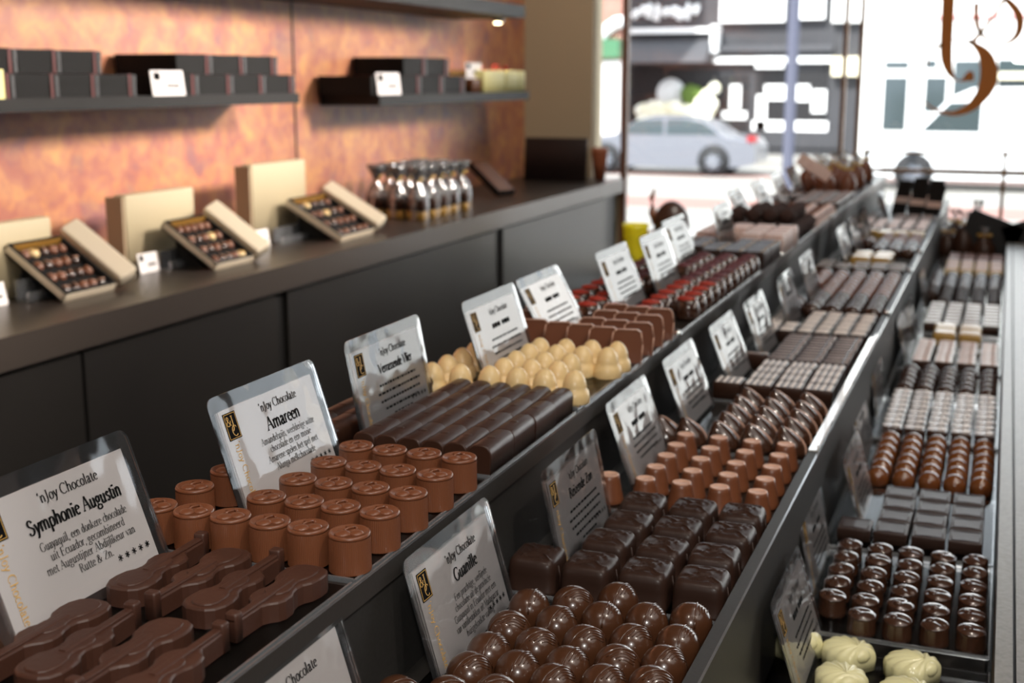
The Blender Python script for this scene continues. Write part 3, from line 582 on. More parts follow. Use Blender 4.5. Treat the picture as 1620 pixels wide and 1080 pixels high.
# cream domes
mb = MB(); mb.lathe([(.0112, 0), (.0118, .001), (.0117, .006), (.0109, .0094), (.0093, .0112), (.0094, .0130), (.0088, .0165), (.0072, .0204), (.0048, .0234), (.0024, .0250), (.0004, .0254)], 28)
cone = P1('white_chocolate_dome', mb, 'cream')
zt = tray(1, -.437, -.2870, .876, 1.020, 'cream coloured white chocolate domes', .002)
grid(cone, 1, [-.2945, -.3165, -.3385, -.361, -.384, -.407], [.893, .923, .953, .983, 1.009], zt, 'cream white chocolate dome', 'cream white chocolate domes', 'chocolate', skip=((0, 1), (0, 2)), shift=-.003)
# standing slabs
mb = MB(); ol = [(-.0125, 0), (.0125, 0), (.0138, .017), (.0122, .0275), (.0088, .0300), (-.0088, .0300), (-.0122, .0275), (-.0138, .017)]
mx = Matrix.Rotation(PI / 2, 4, 'X'); mb.prism(ol, -.0028, .0022, 0, False, mx); 
edge = MB(); N = len(ol)
for i in range(1, N - 1):
    a, b = ol[i], ol[i + 1]; edge.tube([(a[0], -.0026, a[1]), (b[0], -.0026, b[1])], .0006, 6)
slab = P1('chocolate_slab', mb, 'milk2', (('slab_rim', edge, 'rim'),))
zt = tray(1, -.437, -.2870, 1.024, 1.190, 'standing milk chocolate slabs')
grid(slab, 1, [-.2975, -.3195, -.3420, -.3645, -.390, -.414], [1.05, 1.085, 1.125, 1.160], zt, 'upright milk chocolate slab', 'upright milk chocolate slabs', 'chocolate', rz=.22, jr=.03, shift=.004, skip=((3, 3), (4, 3), (5, 3)))
# red / purple topped bonbons
def topped(kind):
    mb = MB(); mb.lathe([(.0108, 0), (.0122, .003), (.0124, .008), (.0112, .0135), (.008, .0168), (.0005, .0176)], 24, sy=.88)
    cap = MB(); cap.lathe([(.0098, .0155), (.0104, .0164), (.0085, .0176), (.0004, .0190)], 20, off=(-.0018, 0, 0), sy=.85)
    st = MB(); st.tube([(.0090, -.0072, .0100), (.0100, -.0035, .0136), (.0101, .0018, .0141), (.0092, .0066, .0110)], .0010, 6)
    gd = MB()
    for k in range(4): gd.ell((.0062, -.006 + .0036 * k, .0166 - .0003 * (k in (0, 3))), .0007, .0007, .0004, 0, 8, 4)
    return P1(kind + '_topped_bonbon', mb, 'deep', (('cocoa_butter_cap', cap, kind), ('pale_stripe', st, 'stripe'), ('gold_fleck', gd, 'gold')))
zt = tray(1, -.437, -.2870, 1.194, 1.640, 'red and purple topped bonbons')
grid(topped('red'), 1, [-.2965, -.3250, -.3540, -.3825, -.411], [1.205 + .034 * k for k in range(6)], zt, 'dark bonbon with red cap', 'red topped bonbons', 'chocolate', zs=1.3, skip=((0, 0), (0, 1)))
grid(topped('purple'), 1, [-.2965, -.3250, -.3540, -.3825, -.411], [1.409 + .034 * k for k in range(7)], zt, 'dark bonbon with purple cap', 'purple topped bonbons', 'chocolate', zs=1.3)
# dark blocks with gold dots
mb = MB(); mb.rbox(-.0133, .0133, -.0078, .0078, 0, .018, .0012)
gd = MB()
for k in range(2): gd.ell((.0095, -.003 + .006 * k, .018), .0012, .0012, .0006, 0, 8, 4)
blk = P1('dark_chocolate_block', mb, 'dark_satin', (('gold_fleck', gd, 'gold'),))
zt = tray(1, -.437, -.2870, 1.644, 1.792, 'dark blocks with gold flecks')
grid(blk, 1, [-.2975, -.3260, -.3545, -.3830, -.4115], [1.654 + .0172 * k for k in range(8)], zt, 'small dark chocolate block with gold flecks', 'dark chocolate blocks with gold flecks', 'chocolate', zs=1.3, order=False, jr=.01)
# pink slabs
mb = MB(); mb.rbox(-.0148, .0148, -.0152, .0152, 0, .019, .0025)
tp = MB(); tp.rbox(-.0142, .0142, -.0146, .0146, .019, .0215, .002, n=2)
pk = P1('pink_coated_square', mb, 'pinktop', (('pale_coating', tp, 'pinktop'),))
zt = tray(1, -.437, -.2870, 1.796, 1.945, 'pink coated squares')
grid(pk, 1, [-.2990, -.3315, -.3640, -.397], [1.815 + .0355 * k for k in range(4)], zt, 'pale pink coated chocolate square', 'pale pink coated squares', 'chocolate', zs=1.3, order=False, jr=.02)
# cocoa truffles in a heap
tr = []
for q in range(3):
    mb = MB(); mb.ell((0, 0, .013), .0128, .0128, .0128, 0, 14, 9)
    mb.v = [(x * (1 + .14 * math.sin(400 * y + q) * math.cos(330 * z)), y * (1 + .12 * math.sin(380 * z + q)), z) for x, y, z in mb.v]
    tr.append(P1('cocoa_truffle', mb, 'truffle'))
zt = tray(1, -.437, -.2870, 1.95, 2.16, 'cocoa truffles')
grid(tr, 1, [-.2975 - .0265 * k for k in range(5)], [1.972 + .027 * k for k in range(7)], zt, 'round cocoa dusted truffle on the upper shelf', 'cocoa truffles', 'chocolate', order=False, jr=3)
grid(tr, 1, [-.311 - .0265 * k for k in range(4)], [1.998 + .027 * k for k in range(5)], zt + .021, 'round cocoa dusted truffle on the upper shelf', 'cocoa truffles', 'chocolate', order=False, jr=3)
# far pale swirls, far dark squares
mb = MB(); mb.lathe([(.0128, 0), (.0135, .003), (.012, .010), (.007, .016), (.0005, .019)], 16); sw = MB(); sw.tube([(.0105 * math.cos(a * 1.2), .0105 * math.sin(a * 1.2), .006 + .0013 * a) for a in range(10)], .0022, 6)
pale = P1('pale_swirl_bonbon', mb, 'pinktop', (('swirl_ridge', sw, 'milk'),))
zt = tray(1, -.437, -.2870, 2.165, 2.43, 'pale swirl bonbons')
grid(pale, 1, [-.2985 - .030 * k for k in range(5)], [2.182 + .0315 * k for k in range(8)], zt, 'pale brown swirled bonbon far along upper shelf', 'pale swirled bonbons', 'chocolate', order=False)
mb = MB(); mb.rbox(-.0125, .0125, -.0125, .0125, 0, .017, .003); ln_ = MB()
for k in range(3): ln_.box(-.011, .011, -.008 + .007 * k, -.0065 + .007 * k, .017, .0175)
sq = P1('lined_chocolate_square', mb, 'dark', (('pale_lines', ln_, 'lines'),))
zt = tray(1, -.437, -.2870, 2.435, 2.74, 'lined dark squares at the far end of the upper shelf')
grid(sq, 1, [-.2985 - .030 * k for k in range(5)], [2.452 + .030 * k for k in range(9)], zt, 'lined dark chocolate square far along upper shelf', 'lined dark squares of the upper shelf', 'chocolate', order=False)

# ---- middle shelf
def ball(seed):
    rnd = random.Random(seed); mb = MB(); r = .0118
    mb.lathe([(.0100, 0), (.0119, .0022), (.0124, .0070)] + [(.0125 * math.cos(a), .0110 + .0125 * math.sin(a)) for a in [k * PI / 20 for k in range(0, 10)]] + [(.0006, .0235)], 32)
    rg = MB(); a0 = rnd.uniform(-.6, .6)
    def on(u, v): # u angle along arc, v tilt
        d = Vector((math.sin(v), math.cos(v) * math.cos(u), math.cos(v) * math.sin(u))); return Vector((0, 0, .0110)) + d * .01255
    rg.tube([on(PI * k / 16, .25) for k in range(1, 16)], .0006, 6)
    for j in range(4): rg.tube([on(PI * (.22 + .055 * k), .42 + .14 * j + .03 * math.sin(k)) for k in range(10 - j)], .00035, 5)
    return P1('lustred_round_bonbon', mb, 'ball', (('seam_ridge', rg, 'ball'),))
zt = tray(2, -.274, -.1365, .42, .700, 'round lustred bonbons')
rz = random.Random(3)
bp = [ball(i) for i in range(3)]
BX = [(-.1495, [.500, .529, .558, .586, .612, .640, .672]), (-.1735, [.492, .521, .550, .579, .604, .632, .663]), (-.1975, [.484, .512, .541, .570, .592, .621, .655]), (-.2205, [.490, .519, .548, .578, .608, .640, .671]), (-.2430, [.481, .509, .538, .567, .593, .624, .657]), (-.2665, [.500, .529, .557])]
for ci, (bx, bys) in enumerate(BX):
    for ri, by in enumerate(bys):
        if any(abs(by - cy) < hw and cx - b < bx < cx + a for cx, cy, hw, a, b in CARDS[2]): continue
        o = random.choice(bp).get(); o.location = (bx + random.uniform(-.0004, .0004), by, zt); o.rotation_euler = (0, 0, -.5 + random.uniform(-.7, .7))
        tag(o, 'round lustred bonbon, %s from front in the %s row from shelf edge' % (ordn(ri), ordn(ci)), 'chocolate', 'round lustred bonbons')
o = bp[0].get(); o.location = (-.1970, .6855, zt); tag(o, 'round lustred bonbon alone at the far end by the square truffles', 'chocolate', 'round lustred bonbons')
for k in ('label',): o[k] = 'round lustred bonbon set farther back than the rest, touching the square truffles'
# square truffles
def sqt(seed):
    rnd = random.Random(seed + 40); mb = MB(); N = 72; HX, HY, H = .0162, .0174, .0215
    ph = [rnd.uniform(0, 6) for _ in range(4)]; sk = rnd.uniform(-.5, .5)
    def outl(a):
        c_, s_ = math.cos(a), math.sin(a); e = .34
        return HX * abs(c_) ** e * (1 if c_ > 0 else -1), HY * abs(s_) ** e * (1 if s_ > 0 else -1)
    def wr(x, y, k):
        m_ = max(0, 1 - (abs(x) / .0150) ** 4) * max(0, 1 - (abs(y) / .0160) ** 4)
        v = math.sin((y + sk * x) * 900 + 1.6 * math.sin(x * 420 + ph[0]) + ph[1])
        v2 = math.sin((x - y) * 520 + ph[2]) * .5
        return m_ * k * (max(0, v) ** 3 * .0013 + v2 * .0004)
    rings = [[(outl(2 * PI * k / N)[0] * 1.05, outl(2 * PI * k / N)[1] * 1.05, 0) for k in range(N)], [(outl(2 * PI * k / N)[0] * 1.0, outl(2 * PI * k / N)[1] * 1.0, .0016) for k in range(N)]]
    for z_, q in ((.012, .985), (.0165, .965), (.0190, .93), (.0206, .87)):
        rings.append([(outl(2 * PI * k / N)[0] * q, outl(2 * PI * k / N)[1] * q, z_) for k in range(N)])
    for q in (.80, .72, .64, .56, .48, .40, .32, .24, .16, .08, .01):
        rg = []
        for k in range(N):
            x, y = outl(2 * PI * k / N); x *= q; y *= q; rg.append((x, y, .0213 + .0012 * (1 - q) + wr(x, y, 1)))
        rings.append(rg)
    mb.loft(rings)
    drip = MB(); drip.tube([(.0155, -.006 + .004 * seed, .0165), (.0166, -.0055 + .004 * seed, .010), (.0172, -.006 + .004 * seed, .002)], [.0005, .0009, .0016], 8)
    return P1('square_truffle', mb, 'dark_satin', (('coating_drip', drip, 'dark_satin'),))
zt = tray(2, -.276, -.1365, .702, .870, 'square dark truffles')
grid([sqt(i) for i in range(3)], 2, [-.1545, -.1900, -.2255, -.2605], [.722, .764, .806, .848], zt, 'square dark truffle', 'square dark truffles', 'chocolate', jr=.06, jit=.0012)
# milk cones
mb = MB(); mb.lathe([(.0112, 0), (.0116, .0008), (.0108, .0035), (.0080, .0180), (.0076, .0208), (.0068, .0216), (.0060, .0214), (.0055, .0208), (.0005, .0208)], 28)
rimm = MB(); rimm.lathe([(.0071, .0212), (.0072, .0217), (.0060, .0219), (.0056, .0215), (.0005, .0214)], 24)
mc = P1('milk_chocolate_cone', mb, 'milk', (('pale_top', rimm, 'rim'),))
zt = tray(2, -.276, -.1365, .874, 1.045, 'milk chocolate cones')
grid(mc, 2, [-.1525, -.1805, -.2090, -.2375, -.2655], [.894, .926, .959, .992, 1.025], zt, 'flat topped milk chocolate cone', 'flat topped milk chocolate cones', 'chocolate')
# dark swirls (pointed flame shape)
mb = MB(); rings = []
for i in range(11):
    t = i / 10; z = .0235 * t; w = .0140 * max(math.cos(t * PI / 2), .0) ** .72 + .0004; tw = t * 1.3; ox = -.0075 * t ** 2
    ring = []
    for k in range(20):
        a = 2 * PI * k / 20; rr_ = w * (1 + .14 * max(0, math.cos(2 * a)) ** 2); ring.append((ox + rr_ * math.cos(a + tw), rr_ * math.sin(a + tw) * .92, z))
    rings.append(ring)
mb.loft(rings)
def _cp(i):
    t = i / 12 * .97; w = .0140 * math.cos(t * PI / 2) ** .72 * 1.15; a = t * 1.3 - .5
    return (-.0075 * t ** 2 + w * math.cos(a), w * math.sin(a) * .92, .0235 * t)
crest_glint = MB(); crest_glint.tube([_cp(i) for i in range(1, 13)], [.0003] + [.0007] * 10 + [.0003], 6)  # pale tube paints in the reflected highlight along the ridge
swl = P1('swirled_dark_bonbon', mb, 'deep', (('crest_highlight', crest_glint, 'rim'),))
zt = tray(2, -.276, -.1365, 1.050, 1.230, 'dark swirled bonbons')
grid(swl, 2, [-.1560, -.1850, -.2140, -.2430, -.2655], [1.072, 1.105, 1.138, 1.171, 1.204], zt, 'pointed dark swirled bonbon', 'pointed dark swirled bonbons', 'chocolate', jr=.12)
# dotted squares
mb = MB(); mb.rbox(-.0138, .0138, -.0145, .0145, 0, .0185, .0015)
dts = MB()
for a in range(4):
    for b in range(4): dts.dome(.0024, .0012, 10, 3, off=(-.0100 + .0067 * a, -.0100 + .0067 * b, .0185))
dsq = P1('dotted_dark_square', mb, 'dark', (('pale_dots', dts, 'dots'),))
zt = tray(2, -.276, -.1365, 1.234, 1.368, 'dotted dark squares')
grid(dsq, 2, [-.1555, -.1855, -.2155, -.2455], [1.250 + .0312 * k for k in range(4)], zt, 'dark square with raised pale dots', 'dotted dark squares', 'chocolate', jr=.01, order=False)
# ribbed bars
mb = MB(); mb.rbox(-.0138, .0138, -.0066, .0066, 0, .0165, .0018)
bd = MB(); bd.dome(.0022, .0018, 10, 3, off=(.0110, 0, .0165)); bd.tube([(-.012, 0, .0166), (.006, 0, .0166)], .0007, 5)
rb = P1('ribbed_dark_bar', mb, 'dark', (('pale_bead', bd, 'lines'),))
zt = tray(2, -.276, -.1365, 1.372, 1.532, 'ribbed dark bars')
grid(rb, 2, [-.1555, -.1855, -.2155, -.2455], [1.382 + .0150 * k for k in range(10)], zt, 'thin ribbed dark bar with pale bead', 'ribbed dark bars', 'chocolate', jr=.01, order=False)
# line patterned squares
mb = MB(); mb.rbox(-.0098, .0098, -.0140, .0140, 0, .0165, .0015); pl = MB()
for k in range(5): pl.tube([(-.008, -.011 + .005 * k, .0166), (-.002, -.009 + .005 * k, .0168), (.003, -.011 + .005 * k, .0168), (.008, -.009 + .005 * k, .0166)], .0009, 5)
lps = P1('line_patterned_square', mb, 'dark_satin', (('pale_scrolls', pl, 'dots'),))
zt = tray(2, -.276, -.1365, 1.536, 1.705, 'line patterned squares')
grid(lps, 2, [-.1500 - .0213 * k for k in range(6)], [1.552 + .0300 * k for k in range(5)], zt, 'dark piece with pale scroll pattern', 'pale scroll patterned pieces', 'chocolate', jr=.01, order=False)
# small round balls dark / milk
def sball(nm, m, r=.0125, bandm=None):
    mb = MB(); mb.lathe([(r * .75, 0), (r * .97, r * .35)] + [(r * math.cos(a), r * .8 + r * .95 * math.sin(a)) for a in [k * PI / 14 for k in range(7)]] + [(.0005, r * 1.75)], 22)
    k = ()
    if bandm:
        b = MB(); b.tube([(r * .5 * math.cos(a * .7), -r * .75 + a * r * .21, r * (1.62 - .55 * abs(a - 3.5) / 3.5 * abs(a - 3.5) / 3.5)) for a in range(8)], .0009, 5); k = (('pale_streak', b, bandm),)
    return P1(nm, mb, m, k)
zt = tray(2, -.276, -.1365, 1.709, 2.100, 'round dark and milk bonbons')
XS5 = [-.1500 - .0265 * k for k in range(5)]
grid(sball('streaked_dark_ball', 'deep', .0119, 'stripe'), 2, XS5, [1.727 + .0275 * k for k in range(5)], zt, 'round dark bonbon with pale streak on middle shelf', 'streaked dark balls', 'chocolate', order=False)
grid(sball('round_milk_bonbon', 'milkball', .0119), 2, XS5, [1.8645 + .0275 * k for k in range(8)], zt, 'round milk chocolate bonbon far along middle shelf', 'round milk bonbons of the middle shelf', 'chocolate', order=False)
zt = tray(2, -.276, -.1365, 2.104, 2.215, 'lined dark squares of the middle shelf')
grid(P1('lined_chocolate_square', MB().rbox(-.0125, .0125, -.0125, .0125, 0, .017, .003), 'dark', (('pale_lines', ln_, 'stripe'),)), 2, [-.1520 - .0285 * k for k in range(5)], [2.120 + .0285 * k for k in range(3)], zt, 'lined dark square before the golden wrapped sweets', 'lined dark squares of the middle shelf', 'chocolate', order=False)
# golden wrapped
mb = MB(); mb.rbox(-.016, .016, -.021, .021, 0, .020, .005); fl = MB()
for s_ in (-1, 1): fl.box(-.014, .014, s_ * .021 - .003, s_ * .021 + .003, .002, .004)
gw = P1('gold_wrapped_sweet', mb, 'yellowwrap', (('folded_end', fl, 'yellowwrap'),))
zt = tray(2, -.276, -.1365, 2.219, 2.345, 'gold wrapped sweets of the middle shelf')
grid(gw, 2, [-.186, -.2200, -.254], [2.245, 2.295], zt, 'gold wrapped sweet on the middle shelf', 'gold wrapped sweets of the middle shelf', 'wrapped sweet', order=False)
zt = tray(2, -.276, -.1365, 2.35, 2.70, 'far round bonbons of the middle shelf')
grid(sball('round_dark_bonbon', 'deep', .0125, 'lines'), 2, XS5, [2.368 + .0275 * k for k in range(5)], zt, 'round dark bonbon beyond the gold wrapped sweets', 'far dark balls of the middle shelf', 'chocolate', order=False)
grid(sball('round_milk_bonbon', 'milk2', .0125), 2, XS5, [2.5055 + .0275 * k for k in range(4)], zt, 'round milk bonbon beyond the gold wrapped sweets', 'far milk balls of the middle shelf', 'chocolate', order=False)
mb = MB(); mb.rbox(-.0145, .0145, -.013, .013, 0, .018, .003)
gc = P1('golden_cube_sweet', mb, 'yellowwrap')
grid(gc, 2, [-.1540 - .031 * k for k in range(4)], [2.64, 2.67], zt, 'small golden cube far along middle shelf', 'golden cubes', 'wrapped sweet', order=False)
zt = tray(2, -.276, -.1365, 2.705, 3.02, 'far pale squares of the middle shelf')
grid(P1('pale_topped_square', MB().rbox(-.0125, .0125, -.0125, .0125, 0, .017, .003), 'dark', (('pale_coating', MB().rbox(-.0105, .0105, -.0105, .0105, .017, .0185, .001, n=2), 'pinktop'),)), 2, [-.1520 - .0285 * k for k in range(5)], [2.722 + .030 * k for k in range(6)], zt, 'pale topped square far along middle shelf', 'pale topped squares of the middle shelf', 'chocolate', order=False)
grid(P1('lined_chocolate_square', MB().rbox(-.0125, .0125, -.0125, .0125, 0, .017, .003), 'violin', (('pale_lines', ln_, 'lines'),)), 2, [-.1520 - .0285 * k for k in range(5)], [2.905 + .030 * k for k in range(4)], zt, 'lined brown square at the far end of middle shelf', 'lined brown squares of the middle shelf', 'chocolate', order=False)

# ---- lowest shelf
LIFT = .0100
mb = MB()
def shell(seed, cut):
    # fan shell: straight cut end at -x, scalloped fan towards +x, ribs running from a hinge
    mb = MB(); NA, NR = 56, 12; rings = []; hx = -.009
    for i in range(NR):
        t = i / (NR - 1); ring = []; f_ = math.cos(t * PI / 2)
        for k in range(NA):
            a = 2 * PI * k / NA; fan = math.cos(a) > -.55
            rib = math.cos(13 * a + (2.2 * t if seed else 0)) if fan else 0
            R0 = .0200 * (1 + .03 * rib * (1 if i < 3 else .5)); x, y = R0 * math.cos(a) * 1.0, R0 * math.sin(a) * .84
            x = max(x, -.0150)
            z = .0075 + .0105 * math.sin(t * PI / 2) ** .75 + .0009 * rib * math.sin(t * PI * .9)
            ring.append((hx * (1 - f_) + x * f_, y * f_, z))
        rings.append(ring)
    lo = [(p[0] * .97, p[1] * .97, 0) for p in rings[0]]
    mb.loft([lo] + rings)
    return mb
sh = [P1('ivory_chocolate_shell', shell(i, 0), 'ivory', (('hinge_knob', MB().ell((-.0125, 0, .0120), .0050, .0070, .0050), 'ivory'),)) for i in range(2)]
zb = R(Z3)
zt = tray(3, -.131, .0150, .66, .866, 'ivory chocolate shells', .0)
for k, (x, y, rz, lb) in enumerate([(-.0760, .8440, 2.4, 'resting against the dark cups, cut side forward'), (-.0330, .8380, 2.6, 'widest fan of ribs, before the middle dark cups'), (-.0760, .8020, 2.0, 'between the card and the shelf middle, pleated'), (-.0330, .7960, 2.5, 'towards the shelf edge, cut off by the frame bottom'), (-.0800, .7600, 1.8, 'lowest visible one beside the card'), (-.1245 + .012, .8500, 2.4, 'seen through the card by the dark cups'), (-.1180, .7500, 2.2, 'behind the card against the step'), (-.034, .752, 2.2, 'just below the frame, by the rail')]):
    o = sh[k % 2].get(); o.location = (x, y, zt); o.rotation_euler = (0, 0, rz); tag(o, 'ivory shell shaped chocolate, ' + lb, 'chocolate', 'ivory chocolate shells')
# dark glossy cups with a curl on top
def dcup(seed):
    rnd = random.Random(seed); mb = MB(); mb.lathe([(.0100, 0), (.0106, .0010), (.0104, .0035), (.0096, .0120), (.0097, .0138)], 28)
    tl = rnd.uniform(.10, .25)
    top = MB(); rings = []
    for i in range(8):
        t = i / 7; r = .0099 * math.cos(t * PI / 2 * .985); ring = []
        for k in range(28):
            a = 2 * PI * k / 28; x, y = r * math.cos(a), r * math.sin(a)
            z = .0137 + .0030 * math.sin(t * PI / 2) + .10 * y - .0010 * math.exp(-((y + .25 * x + .001 * (seed - 1)) / .0016) ** 2) * math.cos(t * .4) * (1 if t > .25 else 0)
            ring.append((x, y, z))
        rings.append(ring)
    top.loft(rings)
    crl = MB(); crl.ell((-.0040 + .001 * seed, .0006, .0158), .0030, .0042, .0018, 0, 12, 6)
    return P1('dark_glossy_cup', mb, 'deep', (('domed_top', top, 'deep'), ('chocolate_curl', crl, 'deep')))
zt = tray(3, -.118, .0140, .868, 1.042, 'dark glossy cups', LIFT)
grid([dcup(i) for i in range(3)], 3, [.0020, -.0225, -.0470, -.0715, -.0955], [.8785, .9060, .9340, .9620, .9900, 1.0175], zt, 'dark glossy cup', 'dark glossy cups', 'chocolate', jr=1.2)
# flat bars
mb = MB(); mb.rbox(-.0138, .0138, -.0158, .0158, 0, .0105, .0010, top=.0012)
ct = MB()
for s_ in (-1, 1): ct.tube([(-.0112, s_ * .0125, .0105), (0, s_ * .0118, .0108), (.0112, s_ * .0125, .0105)], .0004, 5)
ct.tube([(-.0112, -.0125, .0105), (-.0112, .0125, .0105)], .0004, 5); ct.tube([(.0112, -.0125, .0105), (.0112, .0125, .0105)], .0004, 5)
fb = P1('flat_dark_bar', mb, 'dark_satin', (('border_line', ct, 'dark_satin'),))
zt = tray(3, -.118, .0140, 1.046, 1.222, 'flat dark chocolate bars', LIFT)
grid(fb, 3, [-.0075, -.0375, -.0675, -.0975], [1.082, 1.1165, 1.151, 1.186], zt, 'flat rectangular dark bar', 'flat dark bars', 'chocolate', jr=.02)
# caramel domes
dm = sball('caramel_brown_dome', 'dome', .0110)
zt = tray(3, -.118, .0140, 1.226, 1.400, 'caramel brown domes', LIFT - .004)
grid(dm, 3, [.0020, -.0220, -.0460, -.0700, -.0935], [1.243, 1.271, 1.298, 1.326, 1.353, 1.381], zt, 'round caramel brown dome', 'round caramel brown domes', 'chocolate')
# flaky white topped
mb = MB(); mb.rbox(-.0105, .0105, -.0112, .0112, 0, .0125, .0020); fk = MB()
rn = random.Random(5)
for k in range(16):
    x, y = rn.uniform(-.008, .008), rn.uniform(-.008, .008); fk.box(-.0026, .0026, -.0011, .0011, 0, .0006, 0, Matrix.Translation((x, y, .0127)) @ Matrix.Rotation(rn.uniform(-.5, .5), 4, 'Z') @ Matrix.Rotation(rn.uniform(-.25, .25), 4, 'X'))
fkp = P1('flake_topped_bonbon', mb, 'deep', (('pale_flakes', fk, 'dots'),))
zt = tray(3, -.118, .0140, 1.404, 1.600, 'flake topped bonbons', LIFT)
grid(fkp, 3, [.0020, -.0225, -.0470, -.0715, -.0955], [1.418 + .0238 * k for k in range(8)], zt, 'dark square topped with pale flakes', 'pale flake topped bonbons', 'chocolate', order=False)
zt = tray(3, -.118, .0140, 1.604, 1.765, 'dark round balls', LIFT - .004)
grid(sball('round_dark_ball', 'deep', .0111), 3, [.0015, -.0235, -.0480, -.0725, -.0965], [1.622 + .0275 * k for k in range(5)], zt, 'glossy round dark ball on lowest shelf', 'glossy dark balls of the lowest shelf', 'chocolate', order=False)
zt = tray(3, -.118, .0140, 1.768, 1.935, 'pale topped oblongs', LIFT)
grid(P1('flake_topped_oblong', MB().rbox(-.0122, .0122, -.0120, .0120, 0, .0125, .0020), 'dark', (('pale_flakes', fk, 'pinktop'), ('pale_coating', MB().rbox(-.0112, .0112, -.0105, .0105, .0125, .0130, .001, n=2), 'lines'))), 3, [.0000, -.0290, -.0580, -.0870], [1.784 + .0265 * k for k in range(6)], zt, 'oblong dark piece with pale textured top', 'pale textured oblongs', 'chocolate', order=False)
zt = tray(3, -.118, .0140, 1.94, 2.045, 'gold wrapped sweets of the lowest shelf', LIFT)
grid(gw, 3, [-.0300, -.0660, -.1000], [1.965, 2.012], zt, 'gold wrapped sweet on the lowest shelf', 'gold wrapped sweets of the lowest shelf', 'wrapped sweet', order=False, skip=())
zt = tray(3, -.118, .0140, 2.05, 2.27, 'lined dark squares of the lowest shelf', LIFT)
grid(P1('lined_chocolate_square', MB().rbox(-.0125, .0125, -.0125, .0125, 0, .014, .003), 'dark', (('pale_lines', (lambda m_: ([m_.box(-.011, .011, -.008 + .007 * k, -.0055 + .007 * k, .014, .0145) for k in range(3)], m_)[1])(MB()), 'dots'),)), 3, [-.0015, -.0305, -.0595, -.0885], [2.068 + .030 * k for k in range(7)], zt, 'lined dark square beyond the gold wrapped sweets', 'lined dark squares of the lowest shelf', 'chocolate', order=False)
zt = tray(3, -.118, .0140, 2.275, 2.66, 'far round bonbons of the lowest shelf', LIFT - .004)
grid(sball('streaked_dark_ball', 'dark_satin', .0120, 'stripe'), 3, [.000, -.0270, -.0540, -.0810, -.106], [2.293 + .0275 * k for k in range(6)], zt, 'streaked dark ball far along lowest shelf', 'far streaked balls of the lowest shelf', 'chocolate', order=False)
grid(sball('glossy_grey_brown_ball', 'deep', .0120, 'lines'), 3, [.000, -.0270, -.0540, -.0810, -.106], [2.458 + .0275 * k for k in range(7)], zt, 'deep brown ball far along lowest shelf', 'far deep brown balls of the lowest shelf', 'chocolate', order=False)
zt = tray(3, -.118, .0140, 2.665, 2.97, 'pale squares at the far end of the lowest shelf', LIFT)
grid(P1('pale_topped_square', MB().rbox(-.0125, .0125, -.0125, .0125, 0, .014, .003), 'cream', (('pale_coating', MB().rbox(-.0105, .0105, -.0105, .0105, .014, .0155, .001, n=2), 'pinktop'),)), 3, [.000, -.0285, -.0570, -.0855], [2.682 + .030 * k for k in range(5)], zt, 'pale square far along the lowest shelf', 'pale squares of the lowest shelf', 'chocolate', order=False)
grid(P1('lined_chocolate_square', MB().rbox(-.0125, .0125, -.0125, .0125, 0, .014, .003), 'milk2', ()), 3, [.000, -.0285, -.0570, -.0855], [2.835 + .030 * k for k in range(4)], zt, 'plain milk square at far end of lowest shelf', 'milk squares of the lowest shelf', 'chocolate', order=False)

# ---- far ends of the shelves
def bag(x, y, z, h, w, m, lbl, grp=None, bow='glitter'):
    b = MB(); b.lathe([(w * .8, 0), (w, h * .12), (w * .9, h * .4), (w * .5, h * .62), (w * .16, h * .72)], 14)
    o = ob('chocolate_bag', b, m, None, (x, y, z))
    fl = MB(); fl.lathe([(w * .16, h * .72), (w * .2, h * .78), (w * .5, h), (w * .46, h)], 14, flute=w * .08, cap=(False, False)); ob('bag_ruffle', fl, 'cello', o)
    t = MB(); t.lathe([(w * .2, h * .70), (w * .26, h * .72), (w * .2, h * .75)], 10)
    for s_ in (-1, 1): t.ell((s_ * w * .35, 0, h * .74), w * .3, w * .1, w * .16, 0, 8, 5)
    ob('ribbon_bow', t, bow, o); tag(o, lbl, 'bag', grp); return o
for x, y in ((-.315, 2.83), (-.36, 2.82), (-.405, 2.84), (-.335, 2.91), (-.38, 2.92), (-.315, 3.0), (-.36, 3.0), (-.405, 3.01), (-.33, 3.09), (-.38, 3.1), (-.315, 3.2), (-.37, 3.2)):
    o = bag(x, y, R(Z1), .075, .021, 'milk2', 'small brown gift bag at the window end of the upper shelf', 'brown gift bags of the upper shelf')
o = ob('folded_leaflet', MB().box(-.038, .038, -.001, .001, 0, .026).box(-.038, .038, -.011, -.009, 0, .024), 'pinktop'); o.matrix_world = Matrix.Translation((-.385, 2.765, R(Z1) + .05)) @ Matrix.Rotation(math.radians(32), 4, 'Y') @ Matrix.Rotation(-.3, 4, 'X')
tag(o, 'pale pink folded leaflet tilted in front of the brown gift bags', 'leaflet')
for i, (x, y) in enumerate(((-.15, 3.05), (-.19, 3.10), (-.23, 3.15), (-.16, 3.20), (-.2, 3.25))):
    b = MB().box(-.018, .018, -.003, .003, 0, .085); o = ob('black_bar_package', b, 'blackbox', None, (x, y, R(Z2) + .0012)); o.rotation_euler = (-.35, 0, -.5)
    ob('foil_band', MB().box(-.0185, .0185, -.0034, .0034, .03, .045), 'lines', o); tag(o, 'slim black chocolate bar package leaning at window end of middle shelf', 'package', 'black bar packages')
for i, (x, y, h_) in enumerate(((-.075, 3.05, .085), (-.03, 3.03, .06), (-.11, 3.08, .06), (-.05, 3.13, .10), (-.1, 3.16, .08))):
    bag(x, y, R(Z3), h_ * 1.25, .027, 'dark', 'dark chocolate gift bag with golden bow at window end of lowest shelf', 'dark gift bags of the lowest shelf', 'yellowwrap')
